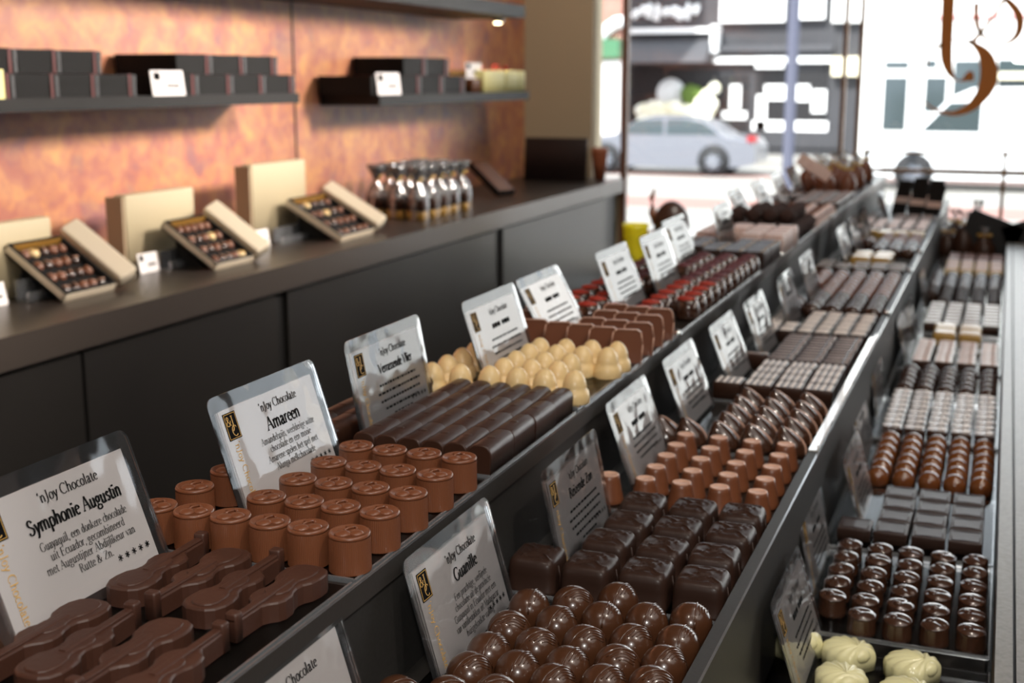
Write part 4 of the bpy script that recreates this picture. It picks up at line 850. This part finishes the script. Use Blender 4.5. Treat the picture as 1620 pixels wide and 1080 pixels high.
for s_, lb in ((-1, 'black slanted end board beside the dark gift bags'), (1, 'black slanted end board beyond the grey rail')):
    b = MB().box(-.06, .06, -.004, .004, 0, .10); o = ob('end_board', b, 'black', None, (.028 + s_ * .065, 3.04, R(-.40))); o.rotation_euler = (0, -s_ * .35, 0); tag(o, lb, 'board')
# chrome domes added to make the bright glints along the shelf edges
cm = MB(); cm.dome(.0045, .0060, 12, 5); knob = P1('glint_knob', cm, 'chrome')
for x, y, z, lb in ((-.2852, 1.185, Z1 + .0015, 'by the milk slabs'), (-.2852, 1.79, Z1 + .0015, 'by the pink squares'), (-.2852, 2.33, Z1 + .0015, 'by the pale swirls'), (-.130, 1.70, Z2 + .0180, 'by the patterned pieces'), (-.130, 2.10, Z2 + .0180, 'by the round milk bonbons'), (-.130, 2.35, Z2 + .0180, 'by the gold wrapped sweets'), (-.130, 2.9, Z2 + .0180, 'near the window')):
    o = knob.get(); o.location = (x, y, R(z))
    if 'label' in o: del o['label']
    tag(o, 'added glint-making chrome clip on the shelf edge ' + lb, 'knob', 'added glint knobs')
# ------------------------------------------------------------------ counter along the copper wall
CX = -1.12; CZ = -.308; CY0, CY1 = .2, 3.872
wc = empty('wall_cabinet', (0, 0, 0))
ob('front_panel', MB().box(-1.445, -1.142, CY0, CY1, .02, R(CZ - .042)), 'cabinet', wc)
for y0, y1, nm in ((.22, 1.33, 0), (1.337, 1.822, 0), (1.858, 2.815, 0), (2.865, 3.725, 0)):
    ob('door', MB().box(-1.142, -1.132, y0, y1, .08, R(CZ - .050)), 'cabinet', wc)
for y0, y1 in ((1.824, 1.856), (2.817, 2.863), (3.727, 3.85)): ob('shadow_gap', MB().box(-1.1419, -1.1405, y0, y1, .08, R(CZ - .046)), 'black', wc)
tag(wc, 'long charcoal cabinet with flat doors below the copper wall', 'cabinet')
o = ob('counter_top', MB().box(-1.449, CX, CY0, CY1, R(CZ - .042), R(CZ)), 'ctop'); tag(o, 'charcoal counter top running along the copper wall to the window', 'counter top')
zc = R(CZ)
# wall shelves
def shelf(x, y0, y1, z0, z1, lb): o = ob('wall_shelf', MB().box(-1.4497, x, y0, y1, z0, z1), 'shelfdark'); tag(o, lb, 'shelf'); return o
shelf(-1.30, .9, 2.205, R(-.046), R(-.027), 'dark wall shelf carrying two piles of black boxes')
shelf(-1.30, 2.55, 3.50, R(-.058), R(-.035), 'dark wall shelf nearest the window carrying black and cream boxes')
shelf(-1.25, .6, 3.33, R(.162), R(.196), 'topmost dark wall shelf with a spotlight under it')
lp = empty('shelf_spotlight', (-1.33, 3.33, R(.162)))
ob('housing', MB().lathe([(.016, 0), (.018, -.004), (.014, -.010), (.001, -.010)], 18), 'chrome', lp)
ob('glowing_bulb', MB().lathe([(.010, -.0101), (.010, -.0125), (.0005, -.0135)], 16), 'lampglow', lp)
tag(lp, 'small glowing round spotlight under the topmost wall shelf', 'lamp')
light('shelf_spotlight_beam', 'SPOT', (-1.33, 3.33, R(.146)), 1.6, (1, .82, .62), .01, target=(-1.42, 3.30, R(-.3)), spot=120, blend=.9)
# black boxes: y = far end (ribbon side), length along the wall
def boxmesh(L, D=.125, H=.034):
    b = MB(); b.box(-D, 0, -L / 2, L / 2, 0, H * .62).box(-D - .0008, .0008, -L / 2 - .0008, L / 2 + .0008, H * .62, H)
    r = MB(); r.box(-D - .0016, .0018, L * .29, L * .35, -.0 , H + .001)
    e = MB(); e.box(0.0008, .0022, L * .40, L * .47, .001, H - .001)
    return b, r, e
bm_, rm_, em_ = boxmesh(.088); b0 = ob('gift_box', bm_, 'blackbox'); ob('red_ribbon', rm_, 'ribbon', b0); ob('grey_edge', em_, 'boxtrim', b0); BP = Proto(b0)
bm_, rm_, em_ = boxmesh(.105); b0 = ob('gift_box', bm_, 'blackbox'); ob('red_ribbon', rm_, 'ribbon', b0); ob('grey_edge', em_, 'boxtrim', b0); BP2 = Proto(b0)
bm_, rm_, em_ = boxmesh(.128, .13, .042); b0 = ob('gift_box', bm_, 'blackbox'); ob('red_ribbon', rm_, 'ribbon', b0); ob('grey_edge', em_, 'boxtrim', b0); BP3 = Proto(b0)
def put(p, x, y, z, lb, g):
    o = p.get(); o.location = (x, y, z); tag(o, lb, 'box', g)
zs = R(-.027)
for k, y in enumerate((1.33, 1.4195, 1.509, 1.5985, 1.688)): put(BP, -1.308, y - .022, zs, 'black ribboned gift box, bottom layer of the pile farther from the window, %s along' % ordn(k), 'black boxes of the pile cut by the frame')
for k, y in enumerate((1.30, 1.39, 1.48, 1.57)): put(BP, -1.314, y + .022, zs + .0348, 'black ribboned gift box, top layer of the pile farther from the window, %s along' % ordn(k), 'black boxes of the pile cut by the frame')
for k, y in enumerate((1.807, 1.914, 2.021, 2.128)): put(BP2, -1.308, y + .022, zs, 'black ribboned gift box, bottom layer behind the white tag, %s along' % ordn(k), 'black boxes of the middle pile')
for k, y in enumerate((1.882, 1.989, 2.096)): put(BP2, -1.314, y, zs + .0348, 'black ribboned gift box, top layer above the white tag, %s along' % ordn(k), 'black boxes of the middle pile')
zs2 = R(-.035)
for k, y in enumerate((2.59, 2.72, 2.85, 2.98)): put(BP3, -1.308, y, zs2, 'black ribboned gift box, bottom layer on the shelf by the window, %s along' % ordn(k), 'black boxes of the window shelf')
for k, y in enumerate((2.765, 2.895)): put(BP3, -1.314, y, zs2 + .0428, 'black ribboned gift box, top layer on the shelf by the window, %s along' % ordn(k), 'black boxes of the window shelf')
def tagcard(x, y, z, w, h, lb, tilt=.15, ink=True, rz=PI / 2, dotc='glitter'):
    o = empty('shelf_tag', (x, y, z)); m = Matrix.Translation((x, y, z)) @ Matrix.Rotation(rz, 4, 'Z') @ Matrix.Rotation(PI / 2 - tilt, 4, 'X'); o.matrix_world = m
    ob('tag_paper', MB().box(-w / 2, w / 2, 0, h, -.0005, .0005), 'paper', o)
    if ink:
        b = MB(); b.box(-w * .42, -w * .22, h * .62, h * .92, .0006, .0009)
        for k in range(6): b.box(-w * .05 + k * w * .07, -w * .05 + k * w * .07 + w * .05, h * .33, h * .46, .0006, .0009)
        ob('tag_print', b, 'ink', o)
    tag(o, lb, 'price tag'); return o
tagcard(-1.296 - .005, 1.789, zs, .088, .041, 'white tag with small print leaning on the middle pile of black boxes', .12)
tagcard(-1.301, 2.603, zs2, .115, .049, 'white tag with small print on the wall shelf by the window', .12)
tagcard(-1.336, 3.178, zs2 + .036, .11, .042, 'small white tag held above the brown box beside the cream boxes', .1, True)
o = ob('brown_box', MB().rbox(-.08, 0, -.045, .045, 0, .036, .002), 'brown', None, (-1.32, 3.17, zs2)); tag(o, 'small brown box between the black and the cream boxes', 'box')
o = ob('pale_tag', MB().box(-.001, .001, -.02, .02, 0, .04), 'creambox', None, (-1.306, 1.395, zs)); o.location.x = -1.3035; tag(o, 'yellowish tag at the picture edge before the black boxes', 'price tag')
for k, (y, w) in enumerate(((3.262, .155), (3.398, .10), (3.475, .045))):
    o = empty('cream_box', (-1.312, y, zs2)); ob('carton', MB().rbox(-.10, 0, -w / 2, w / 2, 0, .058, .003), 'creambox', o)
    ob('red_bow', MB().tube([(-.05, -w * .35, .058), (-.05, -w * .1, .070), (-.05, w * .1, .068), (-.05, w * .35, .058)], .006, 6), 'red', o)
    tag(o, 'cream gift box with red bow on the window shelf, %s from the black boxes' % ordn(k), 'box', 'cream gift boxes')
# tilted open boxes with chocolates, their lids, upright cartons
bon = []
for nm, m in (('milk_bonbon', 'milk'), ('dark_bonbon', 'deep'), ('pale_bonbon', 'cream'), ('caramel_bonbon', 'milk2')):
    b = MB(); b.dome(.0085, .008, 14, 5, 0, None, (0, 0, 0), .002); bon.append(P1(nm, b, m, (('top_stripe', MB().tube([(-.005, -.003, .0078), (0, .001, .0088), (.005, .003, .0078)], .0008, 5), 'rim' if nm != 'pale_bonbon' else 'gold'),)))
def open_box(x, y, tilt, W_, L_, lb, ll, sl, yaw=90):
    yw, t = math.radians(yaw), math.radians(tilt)
    u = Vector((math.cos(yw), math.sin(yw), 0)); n = Vector((math.sin(yw), -math.cos(yw), 0)); v = Vector((0, 0, math.cos(t))) - n * math.sin(t); w = u.cross(v)
    T = .013
    m = Matrix((u, v, w)).transposed().to_4x4(); m.translation = Vector((x, y, zc)) + Vector((0, 0, T * w.z + .0006)) - w * 0
    org = Vector((x, y, zc + T * abs(w.z)))
    m.translation = org
    o = empty('chocolate_box', (x, y, zc)); o.matrix_world = m
    b = MB().box(-W_ / 2, W_ / 2, 0, L_, -T, -T + .0035)
    for a in ((-W_ / 2, -W_ / 2 + .003, 0, L_), (W_ / 2 - .003, W_ / 2, 0, L_), (-W_ / 2, W_ / 2, 0, .003), (-W_ / 2, W_ / 2, L_ - .003, L_)): b.box(*a, -T, 0)
    ob('white_base', b, 'whitebox', o)
    i = MB().box(-W_ / 2 + .003, W_ / 2 - .003, .003, L_ - .003, -.0085, -.0070)
    for a in ((-W_ / 2 + .001, -W_ / 2 + .006, .001, L_ - .001), (W_ / 2 - .006, W_ / 2 - .001, .001, L_ - .001), (-W_ / 2 + .001, W_ / 2 - .001, .001, .006), (-W_ / 2 + .001, W_ / 2 - .001, L_ - .006, L_ - .001)): i.box(*a, -.007, .0022)
    ob('black_inner_tray', i, 'blackbox', o)
    ob('gold_divider', MB().box(-W_ / 2 + .006, W_ / 2 - .006, L_ - .0085, L_ - .0070, -.007, .0024), 'gold', o)
    tag(o, lb, 'box')
    for a in range(5):
        for c2 in range(4):
            p = random.choice(bon + [bon[0], bon[1], bon[1], bon[3]]).get(); q = m @ Vector((-W_ / 2 + .018 + a * (W_ - .036) / 4, .016 + c2 * (L_ - .038) / 3, -.0068))
            mm = m.to_3x3().to_4x4() @ Matrix.Rotation(random.uniform(0, 6), 4, 'Z'); mm.translation = q; p.matrix_world = mm
            if 'label' in p: del p['label']
            if 'group' in p: del p['group']
            tag(p, 'assorted bonbon lying in the ' + sl, 'chocolate', 'bonbons in the ' + sl)
    # prop wedge under the box
    st = MB(); H = L_ * math.cos(t); D = L_ * math.sin(t)
    wdg = empty('display_stand', (x, y, zc)); wdg.rotation_euler = (0, 0, yw - PI / 2)
    a0 = .30
    pts = [(-D * a0 - .006, .0), (-D * .93, .0), (-D * .93, H * .93 - .0155), (-D * a0 - .006, max(H * a0 - .020, .001))]
    f_ = MB(); f_.loft([[(px, -W_ * .32, pz) for px, pz in pts], [(px, W_ * .32, pz) for px, pz in pts]], 0, False); f_.v = [(px, py, pz) for px, py, pz in f_.v]
    ob('wedge', f_, 'blackbox', wdg); ob('foot_strip', MB().box(-D * .95, -D * .93, -W_ * .34, W_ * .34, 0, H * .5), 'boxtrim', wdg)
    tag(wdg, 'dark wedge stand holding up the ' + sl, 'stand')
    # lid leaning beside
    lo = empty('box_lid', (0, 0, 0)); ml = m.copy(); ml.translation = org + u * (W_ / 2 + .026) + v * .000 + Vector((0, 0, .004)); ml = ml @ Matrix.Rotation(math.radians(-28), 4, 'Y'); lo.matrix_world = ml
    ob('lid_shell', MB().rbox(-.0165, .0165, 0, L_ * 1.06, -.010, .014, .003), 'whitebox', lo); ob('lid_lining', MB().box(-.0155, .0155, .002, L_ * 1.05, -.0112, -.010), 'blackbox', lo)
    tag(lo, ll, 'lid')
open_box(-1.215, 1.462, 56, .112, .120, 'open white box of assorted chocolates, propped up, farthest from the window', 'long white box lid beside the propped box farthest from the window', 'box farthest from the window')
open_box(-1.188, 1.792, 56, .114, .120, 'open white box of assorted chocolates, propped up, middle of the three', 'long white box lid beside the middle propped box', 'middle box', 90)
open_box(-1.180, 2.215, 60, .150, .135, 'open white box of assorted chocolates, propped up, beside the cellophane bags', 'long white box lid beside the box next to the cellophane bags', 'box beside the cellophane bags', 92)
for (y0, y1, h, lb) in ((1.29, 1.505, .108, 'upright beige carton at the picture edge behind the propped chocolate box'), (1.672, 1.866, .124, 'upright beige carton in the middle of the three against the copper wall'), (2.046, 2.250, .150, 'tallest upright beige carton nearest the cellophane bags')):
    o = empty('beige_carton', (-1.33, (y0 + y1) / 2, zc)); L_ = y1 - y0
    ob('front_face', MB().rbox(-.012, .012, -L_ / 2 + .006, L_ / 2, 0, h, .003), 'beigebox', o)
    ob('side_spine', MB().box(-.022, .010, -L_ / 2, -L_ / 2 + .006, 0, h - .003), 'beigespine', o)
    tag(o, lb, 'carton')
for y, lb in ((1.345, 'small white price tag before the beige carton at picture edge'), (1.69, 'small white price tag before the middle beige carton'), (2.03, 'small white price tag before the tallest beige carton')):
    tagcard(-1.285, y, zc, .05, .032, lb, .2)
for y, lb in ((1.44, 'low clear holder before the beige carton at picture edge'), (1.77, 'low clear holder before the middle beige carton'), (2.12, 'low clear holder before the tallest beige carton')):
    o = ob('acrylic_holder', MB().box(-.002, .002, -.05, .05, 0, .030).box(-.002, .022, -.05, .05, 0, .002).box(.018, .022, -.05, .05, 0, .014), 'trayedge', None, (-1.288, y, zc)); tag(o, lb, 'holder')
# cellophane bags
b = MB(); b.rbox(-.020, .020, -.020, .020, 0, .020, .003); bl = ob('cellophane_bag', b, 'yellowwrap')
ob('bonbon_layer', MB().rbox(-.021, .021, -.021, .021, .020, .048, .006), 'dark', bl)
w_ = MB(); w_.lathe([(.025, .001), (.026, .048), (.020, .066), (.006, .082), (.007, .086), (.020, .108), (.024, .118), (.023, .118), (.005, .086)], 14, flute=.005, cap=(False, False)); ob('film', w_, 'cello', bl)
ob('gold_tie', MB().tube([(-.012, 0, .094), (-.004, .004, .083), (.004, -.004, .083), (.012, 0, .094)], .0022, 6), 'glitter', bl)
BG = Proto(bl); rb_ = random.Random(11)
for c2 in range(5):
    for r_ in range(3):
        o = BG.get(); o.location = (-1.215 - .056 * r_ + rb_.uniform(-.003, .003), 2.560 + .058 * c2 + .012 * r_ + rb_.uniform(-.003, .003), zc); o.rotation_euler = (0, 0, rb_.uniform(-.12, .12))
        for k in ('label', 'group'):
            if k in o: del o[k]
        tag(o, 'cellophane bag of chocolates, %s along in the %s row from the counter edge' % (ordn(c2), ordn(r_)), 'bag', 'cellophane chocolate bags')
o = empty('chocolate_bar_box', (-1.27, 3.10, zc)); m = Matrix.Translation((-1.235, 3.145, zc + .006)) @ Matrix.Rotation(math.radians(158), 4, 'Z') @ Matrix.Rotation(math.radians(-34), 4, 'Y'); o.matrix_world = m
ob('black_box', MB().box(0, .13, -.032, .032, -.004, .012), 'blackbox', o); ob('bronze_face', MB().box(.004, .126, -.028, .028, .012, .014), 'brown', o)
tag(o, 'black and bronze bar box leaning behind the cellophane bags', 'box')
o = ob('propped_panel', MB().rbox(-.100, .100, -.006, .006, 0, .132, .004, top=.001), 'panel', None, (-1.290, 3.70, zc)); o.rotation_euler = (-.14, 0, .05)
ob('panel_foot', MB().box(-.03, .03, .006, .03, 0, .02), 'panel', o); tag(o, 'large dark brown panel standing upright on the counter end', 'panel')
o = ob('terracotta_pot', MB().lathe([(.016, 0), (.022, .05), (.026, .085), (.024, .10), (.003, .10)], 16), 'orange', None, (-1.172, 3.785, zc)); tag(o, 'small terracotta coloured ornament behind the dark panel', 'ornament')
# yellow vase and the chocolate hen on a stand by the window
st = empty('pedestal', (-.86, 3.25, 0)); ob('column', MB().lathe([(.10, 0), (.10, .02), (.05, .03), (.05, R(-.50))], 20), 'graydark', st); ob('top_plate', MB().lathe([(.13, R(-.50)), (.13, R(-.485)), (.002, R(-.485))], 24), 'graydark', st); tag(st, 'round grey pedestal under the yellow vase near the window', 'pedestal')
vs = MB(); vs.lathe([(.026, 0), (.030, .03), (.033, .10), (.036, .112), (.033, .112), (.030, .10), (.004, .10)], 24); o = ob('yellow_vase', vs, 'yellow', None, (-.895, 3.22, R(-.485))); ob('base_ring', MB().lathe([(.027, 0), (.029, .004), (.027, .008)], 24), 'yellow', o)
tag(o, 'bright yellow vase near the window beyond the upper shelf', 'vase')
hn = MB(); hn.ell((.008, 0, .055), .050, .040, .066); o = ob('chocolate_figure', hn, 'dark', None, (-.822, 3.28, R(-.435))); 
e = MB(); e.tube([(-.030, 0, .06), (-.045, 0, .09), (-.048, 0, .125), (-.040, 0, .150)], [.016, .012, .008, .003], 10); ob('tail', e, 'milk2', o)
e = MB(); e.tube([(-.030, 0, .03), (-.060, 0, .015), (-.085, .0, .03), (-.092, 0, .055)], [.018, .016, .012, .004], 10); ob('wing', e, 'milk2', o)
ob('foot_block', MB().lathe([(.028, -.05), (.03, -.03), (.016, .01)], 14), 'dark', o); tag(o, 'dark chocolate hen figure standing behind the yellow vase', 'chocolate figure')

# ------------------------------------------------------------------ the street outside
GZ = R(-2.3); FY = 38.0
F3 = math.cos(math.radians(11.7225))
_f, _h, _u = None, None, None
def at(px, py, Y):
    # where the sight line of a photograph pixel meets the plane y = Y
    m = cam.rotation_euler.to_matrix(); d = m @ Vector(((px - 810) / 2000, (540 - py) / 2000, -1)); t = Y / d.y
    return d * t + Vector((0, 0, C))
asph = mat('pale_sunlit_paving', (150, 147, 143), .9, vary=(.6, (140, 136, 130)))
pinkp = mat('pink_brick_paving', (146, 108, 100), .9)
dk = mat('dark_grey_facade', (60, 60, 64), .7, vary=(1.5, (54, 54, 58))); dk2 = mat('black_shop_interior', (24, 22, 24), .4); wht = mat('white_render', (240, 240, 238), .8)
signw = mat('white_sign', (250, 250, 250), .6); awn = mat('grey_awning', (74, 74, 78), .8); lav = mat('lavender_grey_pole', (58, 60, 78), .6)
silver = mat('silver_car_paint', (104, 106, 114), .35, coat=.4); tyre = mat('black_rubber', (34, 34, 36), .7); vanw = mat('white_van_paint', (236, 238, 240), .35, coat=.4)
carglass = mat('dark_car_glass', (50, 62, 66), .1, spec=.8); redl = mat('red_tail_lamp', (150, 30, 34), .3); redst = mat('red_trim_band', (214, 60, 56), .5)
brickp = mat('pink_brick_wall', (158, 118, 106), .8, vary=(2, (144, 100, 88))); greens = mat('green_sign', (60, 110, 76), .5); flw = mat('white_flowers', (250, 248, 240), .8, vary=(4, (236, 230, 190))); leafm = mat('green_leaves', (96, 120, 50), .8)
creamw = mat('cream_lit_sign', (240, 230, 200), .6)
struct('street', MB().box(-60, 60, YW + .3, 80, GZ - .1, GZ), asph)
struct('pavement_1', MB().box(-40, 40, 22.6, 24.6, GZ, GZ + .012), pinkp); struct('pavement_2', MB().box(-40, 40, 30.2, 31.0, GZ, GZ + .012), pinkp)
struct('kerb_1', MB().box(-40, 40, 34.5, FY, GZ, GZ + .12), asph)
struct('shop_plinth', MB().box(-6, 8, YW + .06, YW + .3, GZ, R(-.62)), 'beigewall')
def fbox(px0, py0, px1, py1, d0=0.0, d1=.2):
    a = at(px0, py1, FY); b = at(px1, py0, FY); return MB().box(min(a.x, b.x), max(a.x, b.x), FY - d1, FY - d0, min(a.z, b.z), max(a.z, b.z))
bd = empty('dark_shop_building', (-7, FY, GZ))
def fp(name, mb, m, par=bd):
    o = ob(name, mb, m, par); o.matrix_parent_inverse = Matrix.Translation(-Vector(par.location)); return o
a0 = at(985, 0, FY); a1 = at(1371, 0, FY); fp('facade_wall', MB().box(a0.x, a1.x, FY, FY + 3, GZ, R(9)), dk)
fp('shop_window', fbox(998, 104, 1136, 200, 0, .02), dk2); fp('shop_door', fbox(1140, 118, 1186, 205, 0, .05), dk2); fp('shop_window', fbox(1192, 112, 1312, 207, 0, .02), dk2)
fp('door_poster', fbox(1155, 134, 1173, 172, .05, .09), signw); fp('door_panel', fbox(1142, 176, 1182, 188, .05, .09), signw)
for r_ in ((1196, 150, 1214, 206), (1210, 134, 1244, 158), (1258, 134, 1282, 160), (1284, 142, 1308, 178), (1190, 192, 1310, 206)): fp('window_display_panel', fbox(*r_, .02, .1), signw)
fp('lower_panel', fbox(1192, 208, 1330, 232, 0, .1), dk)
fp('light_band', fbox(1130, 71, 1320, 82, 0, .3), awn); fp('light_band', fbox(1132, 90, 1320, 100, 0, .3), signw)
fp('sign_board', fbox(1142, -30, 1246, 36, 0, .3), signw); fp('sign_board', fbox(1262, -30, 1309, 31, 0, .3), signw); fp('sign_board', fbox(1318, -30, 1370, 36, 0, .3), wht)
fp('lit_sign', fbox(1200, 92, 1244, 108, .3, .5), signw); fp('lit_sign', fbox(1318, 90, 1370, 120, 0, .4), creamw)
c0 = at(998, 100, FY); c1 = at(1131, 52, FY)
aw = MB(); aw.add([(c0.x, FY, c1.z), (c1.x, FY, c1.z), (c1.x, FY - 1.4, c0.z), (c0.x, FY - 1.4, c0.z), (c0.x, FY, c0.z), (c1.x, FY, c0.z)], [(0, 3, 2, 1), (0, 4, 3), (1, 2, 5), (3, 4, 5, 2), (0, 1, 5, 4)])
fp('awning', aw, awn)
fp('awning_frame', fbox(994, 44, 1142, 54, 0, .5), signw); fp('awning_frame', fbox(1129, 40, 1141, 84, 0, .5), signw)
m_ = MB(); cpt = at(1063, 147, FY); rr_ = (at(1085, 147, FY).x - cpt.x)
m_.lathe([(rr_, 0), (rr_, .12), (.01, .12)], 28, mx=Matrix.Translation((cpt.x, FY - .05, cpt.z)) @ Matrix.Rotation(PI / 2, 4, 'X')); fp('round_sign', m_, signw)
tag(bd, 'dark grey shop building across the street with awning and white sign boards', 'building')
# loose white script sign above the awning (its words are not readable)
sg = MB(); 
for k in range(9):
    p = at(1004 + k * 12, 22 - 6 * math.sin(k * 1.7), FY); p2 = at(1010 + k * 12, 14 + 8 * math.cos(k * 1.3), FY); sg.tube([(p.x, FY - .2, p.z - .1), (p2.x, FY - .2, p2.z), (p.x + .12, FY - .2, p.z + .12)], .10, 6)
sg.v = [(x, y, z) for x, y, z in sg.v]; o = fp('script_sign', sg, signw)
# flowers in the shop window
rf = random.Random(4)
fl = MB()
for k in range(46):
    px = rf.uniform(1012, 1130); py = rf.uniform(165, 200) - max(0, (px - 1105)) * 1.3
    p = at(px, py, FY - .6); fl.ell((p.x, FY - .6, p.z), .2, .15, .2, 0, 8, 5)
o = ob('white_flowers', fl, flw); tag(o, 'mass of white flowers before the shop window behind the silver car', 'flowers', None, 'stuff')
lf = MB()
for k in range(12):
    p = at(rf.uniform(1085, 1110), rf.uniform(142, 162), FY - .4); lf.ell((p.x, FY - .4, p.z), .18, .12, .18, 0, 8, 5)
o = ob('green_leaves', lf, leafm); tag(o, 'patch of green leaves among the white flowers', 'leaves', None, 'stuff')
wb = empty('white_building', (5, FY, GZ))
a0 = at(1372, 0, FY); fp('facade_wall', MB().box(a0.x + .02, a0.x + 26, FY - .5, FY + 3, GZ, R(9)), wht, wb)
for r_ in ((1402, 97, 1441, 109), (1397, 122, 1439, 205), (1465, 95, 1484, 108), (1463, 122, 1500, 176), (1506, 96, 1556, 176), (1578, 94, 1660, 114), (1578, 126, 1660, 152)): fp('window', fbox(*r_, .5, .53), carglass, wb)
fp('window_ledge', fbox(1575, 115, 1660, 125, .5, .8), creamw, wb)
fp('red_band', fbox(1466, 24, 1700, 30, .5, .6), redst, wb); tag(wb, 'bright white building with a thin red band across the street', 'building')
pb = empty('pink_brick_building', (-13, 33.5, GZ)); a0 = at(925, 0, 33.5); a1 = at(984, 0, 33.5)
fp('facade_wall', MB().box(a0.x - 4, a1.x, 33.5, 33.8, GZ, R(7)), brickp, pb)
def pbx(px0, py0, px1, py1, d=.1):
    a = at(px0, py1, 33.5); b = at(px1, py0, 33.5); return MB().box(a.x, b.x, 33.5 - d, 33.5, a.z, b.z)
fp('green_sign', pbx(948, 62, 984, 92, .3), greens, pb); fp('white_arch', MB().tube([tuple(at(px, py, 33.4)) for px, py in ((938, 120), (942, 80), (955, 50), (975, 36), (990, 34))], .16, 8), signw, pb)
fp('pale_panel', pbx(945, 96, 982, 215), wht, pb); tag(pb, 'pink brick building with green sign seen past the taupe wall', 'building')
# street pole
p0 = at(1249, 262, 22); p1 = at(1255, 0, 22); o = ob('street_pole', MB().lathe([(.13, 0), (.13, .3), (.095, .35), (.095, 8)], 16), lav, None, (at(1252, 130, 22).x, 22, GZ)); ob('pole_base', MB().lathe([(.2, 0), (.2, .15), (.13, .2)], 16), lav, o)
tag(o, 'tall lavender grey street pole outside the shop window', 'pole')
# silver car: side profile extruded with tumblehome
def car(name, prof, x0, y0, L, H, Wd, m, glasses, wheels, lbl, wr=.33, extra=None):
    o = empty(name, (x0, y0, GZ)); secs = []
    for t, ins in ((0, .10), (.04, .03), (.3, 0), (.7, 0), (.96, .03), (1, .10)):
        secs.append([(px * L, t * Wd - Wd / 2, .18 + pz * (H - .18) * (1 if pz < .55 else 1) - ins * pz) for px, pz in prof])
    b = MB(); b.loft(secs, 0, False); ob('body', b, m, o)
    for g in glasses: ob('side_window', MB().prism([(px * L, .18 + pz * (H - .18)) for px, pz in g], Wd / 2 - .005, Wd / 2 + .012, 0, False, Matrix.Rotation(PI / 2, 4, 'X')), carglass, o)
    for wx in wheels:
        for s_ in (-1, 1):
            w = MB(); w.lathe([(.02, -.1), (wr * .62, -.1), (wr * .66, -.11), (wr, -.09), (wr, .09), (.02, .1)], 28, mx=Matrix.Translation((wx * L, s_ * (Wd / 2 - .065), wr)) @ Matrix.Rotation(PI / 2 * -s_, 4, 'X')); wo = ob('wheel', w, tyre, o)
            ar = MB(); ar.lathe([(.02, -.02), (wr * 1.18, -.02), (wr * 1.18, .012), (.02, .012)], 28, mx=Matrix.Translation((wx * L, s_ * (Wd / 2), wr * 1.12)) @ Matrix.Rotation(PI / 2, 4, 'X')); ob('wheel_arch', ar, tyre, o)
            h_ = MB(); 
            for k in range(7):
                a = 2 * PI * k / 7; h_.tube([(0, s_ * .0, 0), (wr * .6 * math.cos(a), 0, wr * .6 * math.sin(a))], [.09, .05], 6, mx=Matrix.Translation((wx * L, s_ * (Wd / 2 + .045), wr)))
            ob('hub_cap', h_, silver, wo)
    tag(o, lbl, 'car'); return o
prof = [(0, .10), (.0, .35), (.01, .50), (.08, .58), (.22, .64), (.34, .92), (.42, 1.0), (.62, 1.0), (.74, .90), (.84, .64), (.97, .58), (1, .42), (1, .12), (.93, .05), (.80, .02), (.20, .02), (.07, .05)]
xr = at(1192, 265, 30.2).x
cr = car('silver_car', prof, xr - 4.5, 31.2, 4.5, 1.42, 1.76, silver, [[(.25, .65), (.36, .92), (.50, .95), (.50, .65)], [(.52, .65), (.52, .95), (.62, .95), (.72, .88), (.80, .66)]], (.18, .78), 'silver car parked across the street beside the shop window frame')
ob('tail_lamp', MB().box(4.30, 4.51, -.90, -.60, .84, .98), redl, cr)
prof2 = [(0, .08), (0, .30), (.02, .42), (.16, .52), (.28, .88), (.36, .98), (.98, 1.0), (1, .9), (1, .08), (.9, .04), (.1, .04)]
xl = at(1372, 250, 28).x
vn = car('white_van', prof2, xl, 29.0, 5.6, 2.15, 1.95, vanw, [[(.185, .53), (.285, .84), (.395, .84), (.395, .53)]], (.17, .82), 'white van parked across the street behind the gold window lettering', .34)
vn['category'] = 'van'; ob('side_trim', MB().box(.3, 5.3, -.985, -.975, .35, .48), tyre, vn)
# unused prototypes are never left lying at the origin
